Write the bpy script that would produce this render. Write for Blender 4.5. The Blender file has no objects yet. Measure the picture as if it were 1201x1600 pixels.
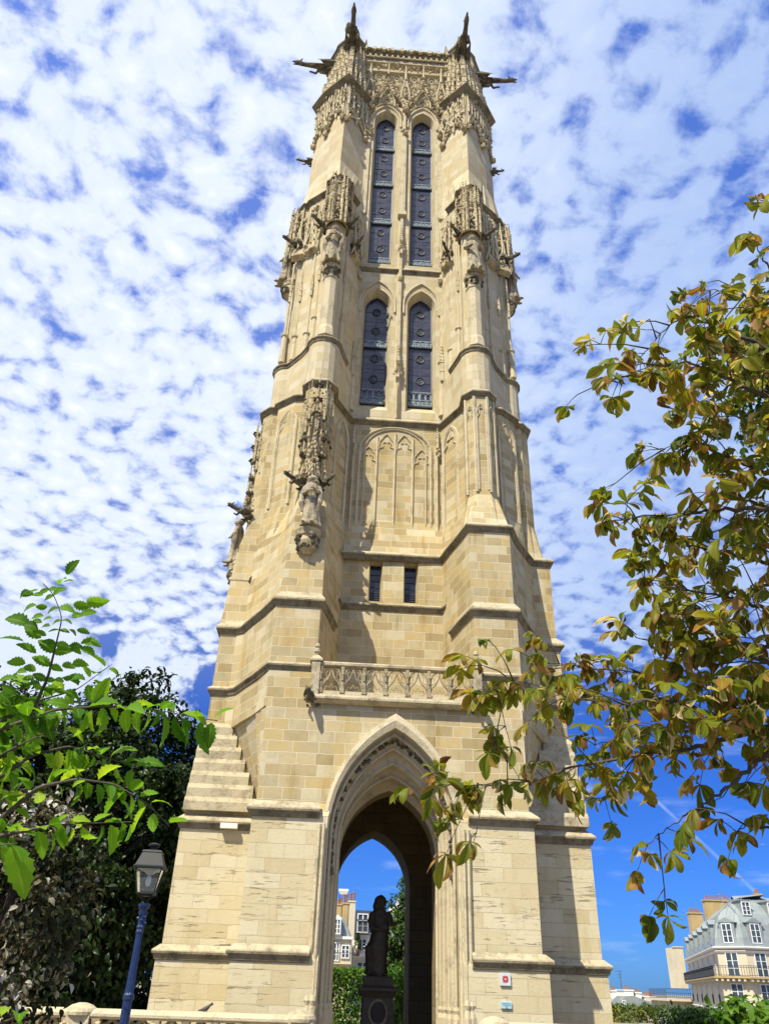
import bpy, bmesh, math, random
import numpy as np
from mathutils import Vector, Matrix
R_ = math.radians
scene = bpy.context.scene
COL = scene.collection
random.seed(7)
rng = np.random.default_rng(7)

# ------------------------------------------------------------------ camera
F_PX, YAW, PITCH, ROLL = 1202.78, R_(2.6386), R_(31.4821), R_(2.04086)
CAM = np.array([-1.575, -25.0, 1.6])
def cam_axes():
    f = np.array([math.sin(YAW) * math.cos(PITCH), math.cos(YAW) * math.cos(PITCH), math.sin(PITCH)])
    r = np.array([math.cos(YAW), -math.sin(YAW), 0.0])
    u = np.cross(r, f)
    c, s = math.cos(ROLL), math.sin(ROLL)
    return c * r + s * u, -s * r + c * u, f
CR, CU, CF = cam_axes()
def ray(u, v):
    return CR * (u - 600.5) / F_PX + CU * (800 - v) / F_PX + CF
def at(u, v, d):
    r = ray(u, v); return CAM + r / np.linalg.norm(r) * d
def at_y(u, v, y):
    r = ray(u, v); return CAM + r * (y - CAM[1]) / r[1]
cd = bpy.data.cameras.new('camera'); co = bpy.data.objects.new('camera', cd); COL.objects.link(co)
M = Matrix(((CR[0], CU[0], -CF[0], CAM[0]), (CR[1], CU[1], -CF[1], CAM[1]), (CR[2], CU[2], -CF[2], CAM[2]), (0, 0, 0, 1)))
co.matrix_world = M
cd.sensor_fit = 'VERTICAL'; cd.sensor_height = 36.0; cd.sensor_width = 27.0
cd.lens = 36.0 * F_PX / 1600.0
cd.clip_start = 0.05; cd.clip_end = 6000
scene.camera = co
scene.view_settings.view_transform = 'Standard'; scene.view_settings.look = 'None'
scene.view_settings.gamma = 1.0; scene.view_settings.exposure = 0.56
scene.render.engine = 'CYCLES'
scene.cycles.max_bounces = 6

# ------------------------------------------------------------------ sun and sky
SUN_AZ, SUN_EL = R_(38), R_(53)          # to the left of the facade's normal, behind the camera
SD = Vector((-math.sin(SUN_AZ) * math.cos(SUN_EL), -math.cos(SUN_AZ) * math.cos(SUN_EL), math.sin(SUN_EL)))
ld = bpy.data.lights.new('sun', 'SUN'); ld.energy = 5.0; ld.angle = R_(0.5); ld.color = (1.0, 0.925, 0.755)
lo = bpy.data.objects.new('sun', ld); COL.objects.link(lo)
lo.rotation_euler = SD.to_track_quat('Z', 'Y').to_euler()

class NT:
    """small helper to wire node trees"""
    def __init__(s, nt): s.nt = nt
    def n(s, t, **k):
        x = s.nt.nodes.new(t)
        for a, b in k.items(): setattr(x, a, b)
        return x
    def put(s, sock, v):
        if hasattr(v, 'is_output') or isinstance(v, bpy.types.NodeSocket): s.nt.links.new(v, sock)
        elif v is not None:
            if isinstance(v, (tuple, list)) and len(v) == 3 and getattr(sock, 'type', '') == 'RGBA': v = (*v, 1)
            sock.default_value = v
    def math(s, op, a, b=None, c=None, clamp=False):
        x = s.n('ShaderNodeMath', operation=op); x.use_clamp = clamp
        s.put(x.inputs[0], a); s.put(x.inputs[1], b); s.put(x.inputs[2], c)
        return x.outputs[0]
    def vec(s, op, a, b=None, scale=None):
        x = s.n('ShaderNodeVectorMath', operation=op)
        s.put(x.inputs[0], a); s.put(x.inputs[1], b)
        if scale is not None: s.put(x.inputs['Scale'], scale)
        return x.outputs['Value'] if op in ('DOT_PRODUCT', 'LENGTH', 'DISTANCE') else x.outputs[0]
    def noise(s, vec, scale, detail=4, rough=0.55, dist=0.0, out='Fac'):
        x = s.n('ShaderNodeTexNoise'); s.put(x.inputs['Vector'], vec)
        x.inputs['Scale'].default_value = scale; x.inputs['Detail'].default_value = detail
        x.inputs['Roughness'].default_value = rough; x.inputs['Distortion'].default_value = dist
        return x.outputs[out]
    def ramp(s, fac, stops, interp='LINEAR'):
        x = s.n('ShaderNodeValToRGB'); r = x.color_ramp; r.interpolation = interp
        while len(r.elements) < len(stops): r.elements.new(0.5)
        for e, (p, c) in zip(r.elements, stops):
            e.position = p; e.color = (c, c, c, 1) if not isinstance(c, tuple) else (*c, 1)
        s.put(x.inputs[0], fac)
        return x.outputs[0]
    def mix(s, fac, a, b, mode='MIX'):
        x = s.n('ShaderNodeMix', data_type='RGBA', blend_type=mode)
        s.put(x.inputs[0], fac); s.put(x.inputs[6], a); s.put(x.inputs[7], b)
        return x.outputs[2]
    def smooth(s, v, lo_, hi_):
        x = s.n('ShaderNodeMapRange', interpolation_type='SMOOTHSTEP')
        s.put(x.inputs[0], v); x.inputs[1].default_value = lo_; x.inputs[2].default_value = hi_
        return x.outputs[0]
    def comb(s, x_, y_, z_):
        x = s.n('ShaderNodeCombineXYZ'); s.put(x.inputs[0], x_); s.put(x.inputs[1], y_); s.put(x.inputs[2], z_)
        return x.outputs[0]
    def sep(s, v):
        x = s.n('ShaderNodeSeparateXYZ'); s.put(x.inputs[0], v); return x.outputs

world = bpy.data.worlds.new('World'); scene.world = world; world.use_nodes = True
def build_sky():
    nt = world.node_tree; nt.nodes.clear(); w = NT(nt)
    sky = w.n('ShaderNodeTexSky', sky_type='NISHITA'); sky.sun_disc = False
    sky.sun_elevation = SUN_EL; sky.sun_rotation = R_(218); sky.altitude = 50
    sky.air_density = 1.0; sky.dust_density = 0.3; sky.ozone_density = 3.0
    D = w.vec('NORMALIZE', w.n('ShaderNodeTexCoord').outputs['Generated'])
    dx, dy, dz = w.sep(D)[:3]
    zc = w.math('ADD', w.math('MULTIPLY', w.math('MAXIMUM', dz, 0.04), 0.84), 0.16)
    px, py = w.math('DIVIDE', dx, zc), w.math('DIVIDE', dy, zc)
    P = w.comb(px, py, 0.0)
    blue = w.mix(1.0, sky.outputs[0], (0.20, 0.52, 1.36), 'MULTIPLY')
    blue = w.mix(w.smooth(dz, 0.25, 0.75), blue, w.mix(1.0, blue, (1.55, 2.15, 2.1), 'MULTIPLY'))
    # dappled layer of altocumulus on a plane far overhead
    warp = w.noise(P, 5.0, 3, 0.5, out='Color')
    P2 = w.vec('ADD', P, w.vec('SCALE', w.vec('SUBTRACT', warp, (0.5, 0.5, 0.5)), scale=0.085))
    n1 = w.noise(P2, 22.0, 8, 0.58)
    vor = w.n('ShaderNodeTexVoronoi', feature='SMOOTH_F1'); w.put(vor.inputs['Vector'], P2)
    vor.inputs['Scale'].default_value = 19.5; vor.inputs['Smoothness'].default_value = 0.6
    cell = w.math('SUBTRACT', 0.62, vor.outputs['Distance'])
    big = w.noise(P, 2.6, 3, 0.55)
    dens = w.math('ADD', w.math('MULTIPLY', n1, 1.0), w.math('MULTIPLY', cell, 0.55))
    dens = w.math('ADD', dens, w.math('MULTIPLY', w.math('SUBTRACT', big, 0.5), 0.34))
    cover = w.smooth(dz, 0.24, 0.40)
    dens = w.math('ADD', dens, w.math('MULTIPLY', w.math('SUBTRACT', cover, 1.0), 0.62))
    mask = w.smooth(dens, 0.20, 0.62)
    mask = w.math('MAXIMUM', mask, w.math('MULTIPLY', cover, 0.16))
    thin = w.smooth(dx, 0.42, -0.05)
    mask = w.math('MULTIPLY', mask, w.math('ADD', 0.70, w.math('MULTIPLY', thin, 0.30)))
    # one rounded cumulus low on the left
    cb = ray(228, 1062); cb = cb / np.linalg.norm(cb); cb2 = ray(30, 1045); cb2 = cb2 / np.linalg.norm(cb2)
    cn = w.math('MULTIPLY', w.math('SUBTRACT', w.noise(D, 26, 5, 0.6), 0.5), 0.0075)
    for q, r_ in ((cb, 0.0022), (cb2, 0.0050)):
        dd = w.math('ADD', w.math('SUBTRACT', 1.0, w.vec('DOT_PRODUCT', D, tuple(float(x) for x in q))), cn)
        mask = w.math('MAXIMUM', mask, w.math('MULTIPLY', w.smooth(dd, r_, r_ * 0.35), 0.95))
    # low streaks near the horizon
    wv = w.comb(w.math('MULTIPLY', dx, 3.2), dy, w.math('MULTIPLY', dz, 15.0))
    low = w.math('MULTIPLY', w.smooth(w.noise(wv, 2.1, 5, 0.55), 0.52, 0.80), w.smooth(dz, 0.46, 0.10))
    mask = w.math('MAXIMUM', mask, w.math('MULTIPLY', low, 0.75))
    # vapour trail of an aeroplane: a thin band along a great circle
    a, b = ray(975, 1205), ray(1186, 1400)
    a = a / np.linalg.norm(a); b = b / np.linalg.norm(b)
    nn = np.cross(a, b); nn /= np.linalg.norm(nn); mid = (a + b); mid /= np.linalg.norm(mid)
    wob = w.math('MULTIPLY', w.math('SUBTRACT', w.noise(D, 60, 2, 0.5), 0.5), 0.0016)
    dist = w.math('ABSOLUTE', w.math('ADD', w.vec('DOT_PRODUCT', D, tuple(float(q) for q in nn)), wob))
    trail = w.smooth(dist, 0.0028, 0.0006)
    trail = w.math('MULTIPLY', trail, w.smooth(w.vec('DOT_PRODUCT', D, tuple(float(q) for q in mid)), 0.9895, 0.9935))
    trail = w.math('MULTIPLY', trail, w.smooth(w.noise(D, 22, 3, 0.6), 0.25, 0.7))
    mask = w.math('MAXIMUM', mask, w.math('MULTIPLY', trail, 0.5))
    tone = w.mix(thin, (7.2, 8.9, 11.2), (10.6, 11.0, 11.4))
    tone = w.mix(w.smooth(dens, 0.62, 1.0), w.mix(0.4, tone, (5.8, 7.4, 10.8)), tone)
    tone = w.mix(w.math('MULTIPLY', w.smooth(w.noise(P2, 30, 5, 0.6), 0.42, 0.72), 0.35), tone, w.mix(1.0, tone, (0.84, 0.90, 0.97), 'MULTIPLY'))
    col = w.mix(mask, blue, tone)
    bg = w.n('ShaderNodeBackground'); w.put(bg.inputs[0], col); bg.inputs[1].default_value = 0.066
    out = w.n('ShaderNodeOutputWorld'); nt.links.new(bg.outputs[0], out.inputs[0])
build_sky()
# ------------------------------------------------------------------ materials
def new_mat(name):
    m = bpy.data.materials.new(name); m.use_nodes = True
    nt = m.node_tree; b = nt.nodes['Principled BSDF']
    return m, NT(nt), b
def simple(name, col, rough=0.7, var=0.15, scale=6.0, metal=0.0, bump=0.0, bscale=40.0):
    m, w, b = new_mat(name)
    pos = w.n('ShaderNodeNewGeometry').outputs['Position']
    f = w.noise(pos, scale, 5, 0.6)
    c1 = tuple(max(0, c * (1 - var)) for c in col); c2 = tuple(min(1, c * (1 + var)) for c in col)
    w.put(b.inputs['Base Color'], w.ramp(f, [(0.3, c1), (0.7, c2)]))
    b.inputs['Roughness'].default_value = rough; b.inputs['Metallic'].default_value = metal
    if bump:
        bp = w.n('ShaderNodeBump'); bp.inputs['Strength'].default_value = bump; bp.inputs['Distance'].default_value = 0.02
        w.put(bp.inputs['Height'], w.noise(pos, bscale, 5, 0.6)); w.put(b.inputs['Normal'], bp.outputs[0])
    return m
def masonry(name, tones, mortar, bw, bh, msize=0.012, stain=0.5, pits=0.0, stain_col=(0.16, 0.14, 0.08), wob=0.012, contrast=1.0):
    """coursed ashlar laid along every wall: u runs along the wall, v is height"""
    m, w, b = new_mat(name)
    g = w.n('ShaderNodeNewGeometry'); pos = g.outputs['Position']
    T = w.vec('NORMALIZE', w.vec('CROSS_PRODUCT', g.outputs['True Normal'], (0, 0, 1)))
    u = w.vec('DOT_PRODUCT', pos, T); z = w.sep(pos)[2]
    face = w.math('MULTIPLY', w.vec('DOT_PRODUCT', g.outputs['True Normal'], (3.7, 9.1, 0)), 0.6)
    uv = w.comb(w.math('ADD', u, face), z, 0.0)
    wv = w.vec('SCALE', w.vec('SUBTRACT', w.noise(pos, 2.2, 3, out='Color'), (0.5, 0.5, 0.5)), scale=wob * 4)
    uv = w.vec('ADD', uv, wv)
    def brick(bw, bh, off):
        br = w.n('ShaderNodeTexBrick'); br.offset = 0.43; br.squash = 0.72; br.squash_frequency = 3
        w.put(br.inputs['Vector'], w.vec('ADD', uv, (off, off * 0.37, 0)))
        br.inputs['Color1'].default_value = (0, 0, 0, 1); br.inputs['Color2'].default_value = (1, 1, 1, 1)
        br.inputs['Mortar'].default_value = (0.5, 0.5, 0.5, 1); br.inputs['Scale'].default_value = 1.0
        br.inputs['Mortar Size'].default_value = msize; br.inputs['Mortar Smooth'].default_value = 0.25
        br.inputs['Brick Width'].default_value = bw; br.inputs['Row Height'].default_value = bh
        return br
    br = brick(bw, bh, 0.0)
    fine = w.noise(pos, 14, 6, 0.65)
    key = w.math('ADD', br.outputs['Color'], w.math('MULTIPLY', w.math('SUBTRACT', w.noise(pos, 1.6, 4, 0.6), 0.5), 0.55))
    n = len(tones)
    col = w.ramp(key, [((i + 0.5) / n, t) for i, t in enumerate(tones)])
    col = w.mix(w.math('MULTIPLY', fine, 0.5), col, w.mix(1.0, col, (0.72, 0.68, 0.60), 'MULTIPLY'))
    col = w.mix(br.outputs['Fac'], col, mortar)
    st = w.comb(w.math('MULTIPLY', u, 1.0), w.math('MULTIPLY', z, 0.28), w.sep(pos)[1])
    s = w.math('MULTIPLY', w.smooth(w.noise(st, 1.5, 6, 0.65), 0.50, 0.78), stain)
    col = w.mix(s, col, w.mix(1.0, col, tuple(min(1, q * 4.2) for q in stain_col), 'MULTIPLY'))
    s2 = w.math('MULTIPLY', w.smooth(w.noise(pos, 6.0, 5, 0.7), 0.62, 0.80), stain * 0.7)
    col = w.mix(s2, col, w.mix(0.5, col, stain_col))
    sv = w.comb(w.math('MULTIPLY', u, 3.4), w.math('MULTIPLY', z, 0.16), w.sep(pos)[1])
    s3 = w.math('MULTIPLY', w.smooth(w.noise(sv, 1.3, 5, 0.62), 0.55, 0.80), w.smooth(w.noise(pos, 0.55, 3), 0.42, 0.62))
    col = w.mix(w.math('MULTIPLY', s3, stain * 1.15), col, w.mix(1.0, col, (0.50, 0.45, 0.36), 'MULTIPLY'))
    h = w.math('ADD', w.math('MULTIPLY', br.outputs['Fac'], -0.5), w.math('MULTIPLY', fine, 0.5))
    if pits:
        pv = w.comb(w.math('MULTIPLY', u, 0.9), w.math('MULTIPLY', z, 7.0), w.sep(pos)[1])
        p = w.smooth(w.noise(pv, 1.7, 7, 0.68), 0.56, 0.70)
        p = w.math('MULTIPLY', p, w.smooth(w.noise(pos, 0.9, 3), 0.40, 0.62))
        h = w.math('SUBTRACT', h, w.math('MULTIPLY', p, 2.2))
        col = w.mix(w.math('MULTIPLY', p, pits), col, w.mix(1.0, col, (0.66, 0.58, 0.42), 'MULTIPLY'))
    w.put(b.inputs['Base Color'], col)
    b.inputs['Roughness'].default_value = 0.9; b.inputs['Specular IOR Level'].default_value = 0.2
    bp = w.n('ShaderNodeBump'); bp.inputs['Strength'].default_value = 0.9; bp.inputs['Distance'].default_value = 0.018
    w.put(bp.inputs['Height'], h); w.put(b.inputs['Normal'], bp.outputs[0])
    return m
def carved(name, light, dark, amount, scale=3.0):
    m, w, b = new_mat(name)
    g = w.n('ShaderNodeNewGeometry'); pos = g.outputs['Position']
    f = w.noise(pos, scale, 7, 0.68)
    f2 = w.noise(pos, scale * 6, 5, 0.6)
    k = w.math('ADD', w.math('MULTIPLY', f, 0.8), w.math('MULTIPLY', f2, 0.35))
    # soot sits on faces that the rain cannot wash; a stain with its own outline
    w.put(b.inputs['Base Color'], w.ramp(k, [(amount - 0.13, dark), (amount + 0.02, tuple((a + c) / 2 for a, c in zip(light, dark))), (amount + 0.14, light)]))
    b.inputs['Roughness'].default_value = 0.92; b.inputs['Specular IOR Level'].default_value = 0.15
    bp = w.n('ShaderNodeBump'); bp.inputs['Strength'].default_value = 0.8; bp.inputs['Distance'].default_value = 0.03
    w.put(bp.inputs['Height'], w.noise(pos, 18, 5, 0.7)); w.put(b.inputs['Normal'], bp.outputs[0])
    return m
STONE_LOW = masonry('pitted_limestone', [(0.530, 0.449, 0.272), (0.593, 0.526, 0.349), (0.625, 0.562, 0.389), (0.562, 0.485, 0.303)],
                    (0.46, 0.39, 0.25), 1.05, 0.36, 0.006, 0.35, 0.55)
STONE = masonry('ashlar_limestone', [(0.358, 0.281, 0.145), (0.429, 0.352, 0.198), (0.480, 0.403, 0.240), (0.476, 0.367, 0.172), (0.400, 0.342, 0.206), (0.533, 0.465, 0.306)],
                (0.64, 0.575, 0.41), 0.74, 0.325, 0.009, 0.85)
STONE_TOP = masonry('pale_limestone', [(0.471, 0.398, 0.253), (0.523, 0.460, 0.315), (0.555, 0.501, 0.356), (0.500, 0.418, 0.246)],
                    (0.46, 0.38, 0.23), 0.8, 0.42, 0.007, 0.45)
TRIM = carved('dressed_stone', (0.52, 0.45, 0.30), (0.24, 0.20, 0.12), 0.44, 1.6)
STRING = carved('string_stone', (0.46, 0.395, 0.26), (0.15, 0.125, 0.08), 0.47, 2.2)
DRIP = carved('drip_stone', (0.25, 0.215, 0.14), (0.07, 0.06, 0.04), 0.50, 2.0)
TRACERY = carved('weathered_tracery', (0.40, 0.335, 0.21), (0.11, 0.09, 0.055), 0.50, 4.0)
ORN = carved('carved_stone', (0.48, 0.40, 0.245), (0.12, 0.09, 0.05), 0.49, 2.4)
VAULT = masonry('shaded_vault_stone', [(0.26, 0.20, 0.11), (0.32, 0.255, 0.14), (0.28, 0.22, 0.12)], (0.17, 0.135, 0.075), 0.84, 0.37, 0.010, 0.5)  # wall stone darkened, so the passage's shade is partly in the colour
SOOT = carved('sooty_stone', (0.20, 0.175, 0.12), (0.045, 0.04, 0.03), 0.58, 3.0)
STATUE = carved('statue_stone', (0.43, 0.37, 0.255), (0.10, 0.08, 0.05), 0.52, 5.0)
BRONZE = simple('dark_stone', (0.12, 0.10, 0.07), 0.6, 0.3)
LEAD = simple('lead', (0.03, 0.032, 0.045), 0.55, 0.2)
LOUVRE = simple('grey_lead_louvre', (0.15, 0.19, 0.22), 0.45, 0.35, 8)
def glass_mat():
    m, w, b = new_mat('leaded_glass')
    pos = w.n('ShaderNodeNewGeometry').outputs['Position']
    f = w.noise(pos, 2.5, 4, 0.6); f2 = w.noise(pos, 30, 3, 0.6)
    c = w.ramp(w.math('ADD', w.math('MULTIPLY', f, 0.7), w.math('MULTIPLY', f2, 0.3)), [(0.35, (0.018, 0.020, 0.036)), (0.65, (0.05, 0.052, 0.082))])
    w.put(b.inputs['Base Color'], c); b.inputs['Roughness'].default_value = 0.22
    b.inputs['Specular IOR Level'].default_value = 0.55
    bp = w.n('ShaderNodeBump'); bp.inputs['Strength'].default_value = 0.25; bp.inputs['Distance'].default_value = 0.02
    w.put(bp.inputs['Height'], w.noise(pos, 9, 3)); w.put(b.inputs['Normal'], bp.outputs[0])
    return m
GLASS = glass_mat()

# ------------------------------------------------------------------ mesh helpers
class MB:
    def __init__(s): s.v = []; s.f = []
    def add(s, vs, fs):
        o = len(s.v); s.v += [tuple(map(float, p)) for p in vs]; s.f += [tuple(i + o for i in f) for f in fs]
    def join(s, m, mat=None):
        s.add([mat @ Vector(p) for p in m.v] if mat is not None else m.v, m.f); return s
    def box(s, lo, hi, bev=0.0):
        x0, y0, z0 = lo; x1, y1, z1 = hi
        if bev <= 0:
            s.add([(x0, y0, z0), (x1, y0, z0), (x1, y1, z0), (x0, y1, z0), (x0, y0, z1), (x1, y0, z1), (x1, y1, z1), (x0, y1, z1)],
                  [(0, 3, 2, 1), (4, 5, 6, 7), (0, 1, 5, 4), (1, 2, 6, 5), (2, 3, 7, 6), (3, 0, 4, 7)])
        else:
            b = bev
            ring = lambda z, i: [(x0 + i, y0 + i, z), (x1 - i, y0 + i, z), (x1 - i, y1 - i, z), (x0 + i, y1 - i, z)]
            s.loft([ring(z0, b), ring(z0 + b, 0), ring(z1 - b, 0), ring(z1, b)], True)
    def loft(s, rings, cap=False, closed=True, tri=False):
        n = len(rings[0]); vs = [p for r in rings for p in r]; fs = []
        for k in range(len(rings) - 1):
            for i in range(n if closed else n - 1):
                a, b = k * n + i, k * n + (i + 1) % n
                c, d = b + n, a + n
                if tri: fs += [(a, b, c), (a, c, d)]
                else: fs.append((a, b, c, d))
        if cap: fs += [tuple(range(n - 1, -1, -1)), tuple(range((len(rings) - 1) * n, len(rings) * n))]
        s.add(vs, fs)
    def tube(s, path, r, n=6, cap=True, closed=False):
        P = [Vector(p) for p in path]; m = len(P)
        rr = [r] * m if not isinstance(r, (list, tuple)) else r
        rings = []; up = None
        for i in range(m):
            if closed: t = P[(i + 1) % m] - P[i - 1]
            else: t = P[min(i + 1, m - 1)] - P[max(i - 1, 0)]
            t = t.normalized() if t.length > 1e-9 else Vector((0, 0, 1))
            if up is None: up = t.orthogonal().normalized()
            up = (up - t * up.dot(t)); up = up.normalized() if up.length > 1e-6 else t.orthogonal().normalized()
            q = t.cross(up)
            rings.append([P[i] + (up * math.cos(2 * math.pi * k / n) + q * math.sin(2 * math.pi * k / n)) * rr[i] for k in range(n)])
        if closed: rings.append(rings[0])
        s.loft(rings, cap and not closed)
    def blob(s, c, r, sq=(1, 1, 1), j=0.22):
        t = (1 + 5 ** 0.5) / 2
        vs = [(-1, t, 0), (1, t, 0), (-1, -t, 0), (1, -t, 0), (0, -1, t), (0, 1, t), (0, -1, -t), (0, 1, -t), (t, 0, -1), (t, 0, 1), (-t, 0, -1), (-t, 0, 1)]
        fs = [(0, 11, 5), (0, 5, 1), (0, 1, 7), (0, 7, 10), (0, 10, 11), (1, 5, 9), (5, 11, 4), (11, 10, 2), (10, 7, 6), (7, 1, 8), (3, 9, 4), (3, 4, 2), (3, 2, 6), (3, 6, 8), (3, 8, 9), (4, 9, 5), (2, 4, 11), (6, 2, 10), (8, 6, 7), (9, 8, 1)]
        k = r / 1.902
        s.add([(c[0] + x * k * sq[0] * (1 + random.uniform(-j, j)), c[1] + y * k * sq[1] * (1 + random.uniform(-j, j)), c[2] + z * k * sq[2] * (1 + random.uniform(-j, j))) for x, y, z in vs], fs)
    def ball(s, c, r, sq=(1, 1, 1), n=12, m=8):
        rings = []
        for i in range(m + 1):
            a = math.pi * i / m; rr = max(math.sin(a), 0.02)
            rings.append([(c[0] + r * sq[0] * rr * math.cos(2 * math.pi * k / n), c[1] + r * sq[1] * rr * math.sin(2 * math.pi * k / n), c[2] - r * sq[2] * math.cos(a)) for k in range(n)])
        s.loft(rings, True)
    def lathe(s, prof, c=(0, 0), n=16):
        s.loft([[(c[0] + r * math.cos(2 * math.pi * k / n), c[1] + r * math.sin(2 * math.pi * k / n), z) for k in range(n)] for r, z in prof], True)
    def spire(s, c, h, r, n=4, rot=0.785):
        x, y, z = c
        s.loft([[(x + q * math.cos(rot + 2 * math.pi * k / n), y + q * math.sin(rot + 2 * math.pi * k / n), z + dz) for k in range(n)] for q, dz in ((r, 0), (r, h * .42), (r * 1.3, h * .42), (r * 1.3, h * .46), (r * .8, h * .5), (r * .08, h))], True)
    def build(s, name, mat, parent=None, smooth=False, link=True, local=False):
        me = bpy.data.meshes.new(name); me.from_pydata(s.v, [], s.f); me.update()
        bm = bmesh.new(); bm.from_mesh(me); bmesh.ops.recalc_face_normals(bm, faces=bm.faces); bm.to_mesh(me); bm.free()
        if mat: me.materials.append(mat)
        if smooth: me.polygons.foreach_set('use_smooth', [True] * len(me.polygons))
        o = bpy.data.objects.new(name, me)
        if link: COL.objects.link(o)
        if parent is not None:
            o.parent = parent
            if parent.type == 'EMPTY' and not local:
                o.matrix_parent_inverse = Matrix.Translation(-parent.location)
        return o
def tag(o, label=None, cat=None, group=None, kind=None):
    if label: o['label'] = label
    if cat: o['category'] = cat
    if group: o['group'] = group
    if kind: o['kind'] = kind
    return o
def thing(name, label, cat, loc=(0, 0, 0), group=None):
    o = bpy.data.objects.new(name, None); COL.objects.link(o); o.location = loc; o.empty_display_size = 0.3
    bpy.context.view_layer.update()
    return tag(o, label, cat, group)
def cut(o, cutters):
    """subtract closed cutter meshes from o"""
    tmp = []
    for c in cutters:
        q = c.build('cutter', None); tmp.append(q)
        md = o.modifiers.new('b', 'BOOLEAN'); md.operation = 'DIFFERENCE'; md.solver = 'EXACT'; md.object = q
    dg = bpy.context.evaluated_depsgraph_get()
    me = bpy.data.meshes.new_from_object(o.evaluated_get(dg))
    o.modifiers.clear(); o.data = me
    for q in tmp: bpy.data.objects.remove(q)
def rotz(a, loc=(0, 0, 0)): return Matrix.Translation(loc) @ Matrix.Rotation(a, 4, 'Z')
def arch_pts(w, zs, za, z0, n=9, cx=0.0):
    """pointed arch outline from the left foot over the apex to the right foot: [(x, z)]"""
    h = za - zs; r = (w * w + h * h) / (2 * w) if h > w * 0.999 else None
    L = [(-w, z0)]
    for i in range(n):
        t = i / (n - 1)
        if r:
            a0 = math.asin(min(1, h / r)); a = a0 * t
            L.append((-(r * math.cos(a) - (r - w)), zs + r * math.sin(a)))
        else:
            a = math.pi / 2 * t; L.append((-w * math.cos(a), zs + h * math.sin(a)))
    Rr = [(-x, z) for x, z in reversed(L[:-1])]
    return [(cx + x, z) for x, z in L + Rr]
def ogee(w, zs, za, n=8, flat=0.55):
    """ogee arch (x, z) from left springing to the tip and down to the right"""
    h = za - zs; L = []
    for i in range(n + 1):
        t = i / n
        if t < 0.5:
            a = t / 0.5 * math.pi * 0.36
            L.append((-w * math.cos(a), zs + h * 0.44 * math.sin(a) / math.sin(math.pi * 0.36)))
        else:
            k = (t - 0.5) / 0.5; x0 = w * math.cos(math.pi * 0.36)
            L.append((-x0 * (1 - k) ** 1.7, zs + h * (0.44 + 0.56 * k)))
    return L + [(-x, z) for x, z in reversed(L[:-1])]
# ------------------------------------------------------------------ the tower's plan, ring by ring
YM = 3.9                                            # middle of the tower in depth
def nose(shape, a0, a1, b0, bf, s0=0.0, s1=0.0, b1=None, am=None):
    w = a1 - a0; m = (a0 + a1) / 2 if am is None else am; b1 = b0 if b1 is None else b1
    if shape == 'box':
        return [(a0 - s0, b0), (a0 - s0 * .5, (b0 + bf) / 2), (a0, bf), (a0 + .25 * w, bf), (m, bf), (a1 - .25 * w, bf), (a1, bf), (a1 + s1 * .5, (b1 + bf) / 2), (a1 + s1, b1)]
    if shape == 'round':
        r = w / 2
        return [(m - r * math.cos(math.pi * i / 8), bf + r - r * math.sin(math.pi * i / 8)) for i in range(9)]
    if shape == 'oct':
        c = .27 * w
        return [(a0, b0), (a0, bf + c), (a0 + c * .5, bf + c * .5), (a0 + c, bf), (m, bf), (a1 - c, bf), (a1 - c * .5, bf + c * .5), (a1, bf + c), (a1, b1)]
    if shape == 'tri':
        c = .34 * w
        return [(a0, b0), (a0, bf + c), (a0 + w / 6, bf + c * .667), (a0 + w / 3, bf + c / 3), (m, bf), (a1 - w / 3, bf + c / 3), (a1 - w / 6, bf + c * .667), (a1, bf + c), (a1, b1)]
    if shape == 'V':
        L = [(a0 + (m - a0) * t, b0 + (bf - b0) * t) for t in (0, .25, .5, .75)]
        return L + [(m, bf)] + [(a1 + (m - a1) * t, b1 + (bf - b1) * t) for t in (.75, .5, .25, 0)]
    if shape == 'flat':                            # front flush with the wall; outer flank runs back
        return [(a0 + w * t / 6, bf) for t in range(7)] + [(a1 + s0, bf + s1), (a1 + 2 * s0, bf + 2 * s1)]
def quarter(r):
    n, s = nose(*r['n'][:1], **r['n'][1]), nose(*r['s'][:1], **r['s'][1])
    side = [(-b, a) for a, b in s]                  # the side buttress: depth axis turned outwards
    return [r['w'], r['a']] + n + [r['b'], r['c']] + side + [(r['e'], side[-1][1] + .45)]
def ringpts(r, l=None, z=None):
    """closed outline, anticlockwise seen from above, from the right of the facade's middle"""
    q, p = quarter(r), quarter(l or r)
    z = r['z'] if z is None else z
    mir = lambda L: [(x, 2 * YM - y) for x, y in reversed(L)]
    pts = q + mir(q) + [(-x, y) for x, y in reversed(mir(p))] + [(-x, y) for x, y in reversed(p)]
    return [(x, y, z) for x, y in pts]
def RG(z, shape, kw, w, a, b, c, sshape, skw, e=3.2):
    return dict(z=z, n=(shape, kw), w=w, a=a, b=b, c=c, s=(sshape, skw), e=e)
def base(z, yf, xo, xs, ys, c=None, s0=0.0):
    return RG(z, 'flat', dict(a0=2.0, a1=xo, b0=yf, bf=yf, s0=s0, s1=.45), (.7, yf), (1.4, yf),
              (xo + .02, -.7) if c is None else ((xo + 2 * s0 + c[0]) / 2, (yf + .9 + c[1]) / 2), (xo + .03, ys) if c is None else c,
              'box', dict(a0=ys, a1=3.2, b0=-(xs - .9), bf=-xs), xs - .3)
A0, A1 = base(-1.0, -3.0, 3.95, 6.24, -.45), base(2.04, -3.0, 3.95, 6.24, -.45)
B0, B1 = base(2.32, -2.88, 3.83, 6.14, -.36), base(5.42, -2.88, 3.83, 6.14, -.36)
C0 = base(5.78, -2.62, 3.78, 6.08, -.28)
C1 = base(8.74, -2.50, 3.80, 6.0, .30, c=(5.12, .26), s0=.215)
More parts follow.
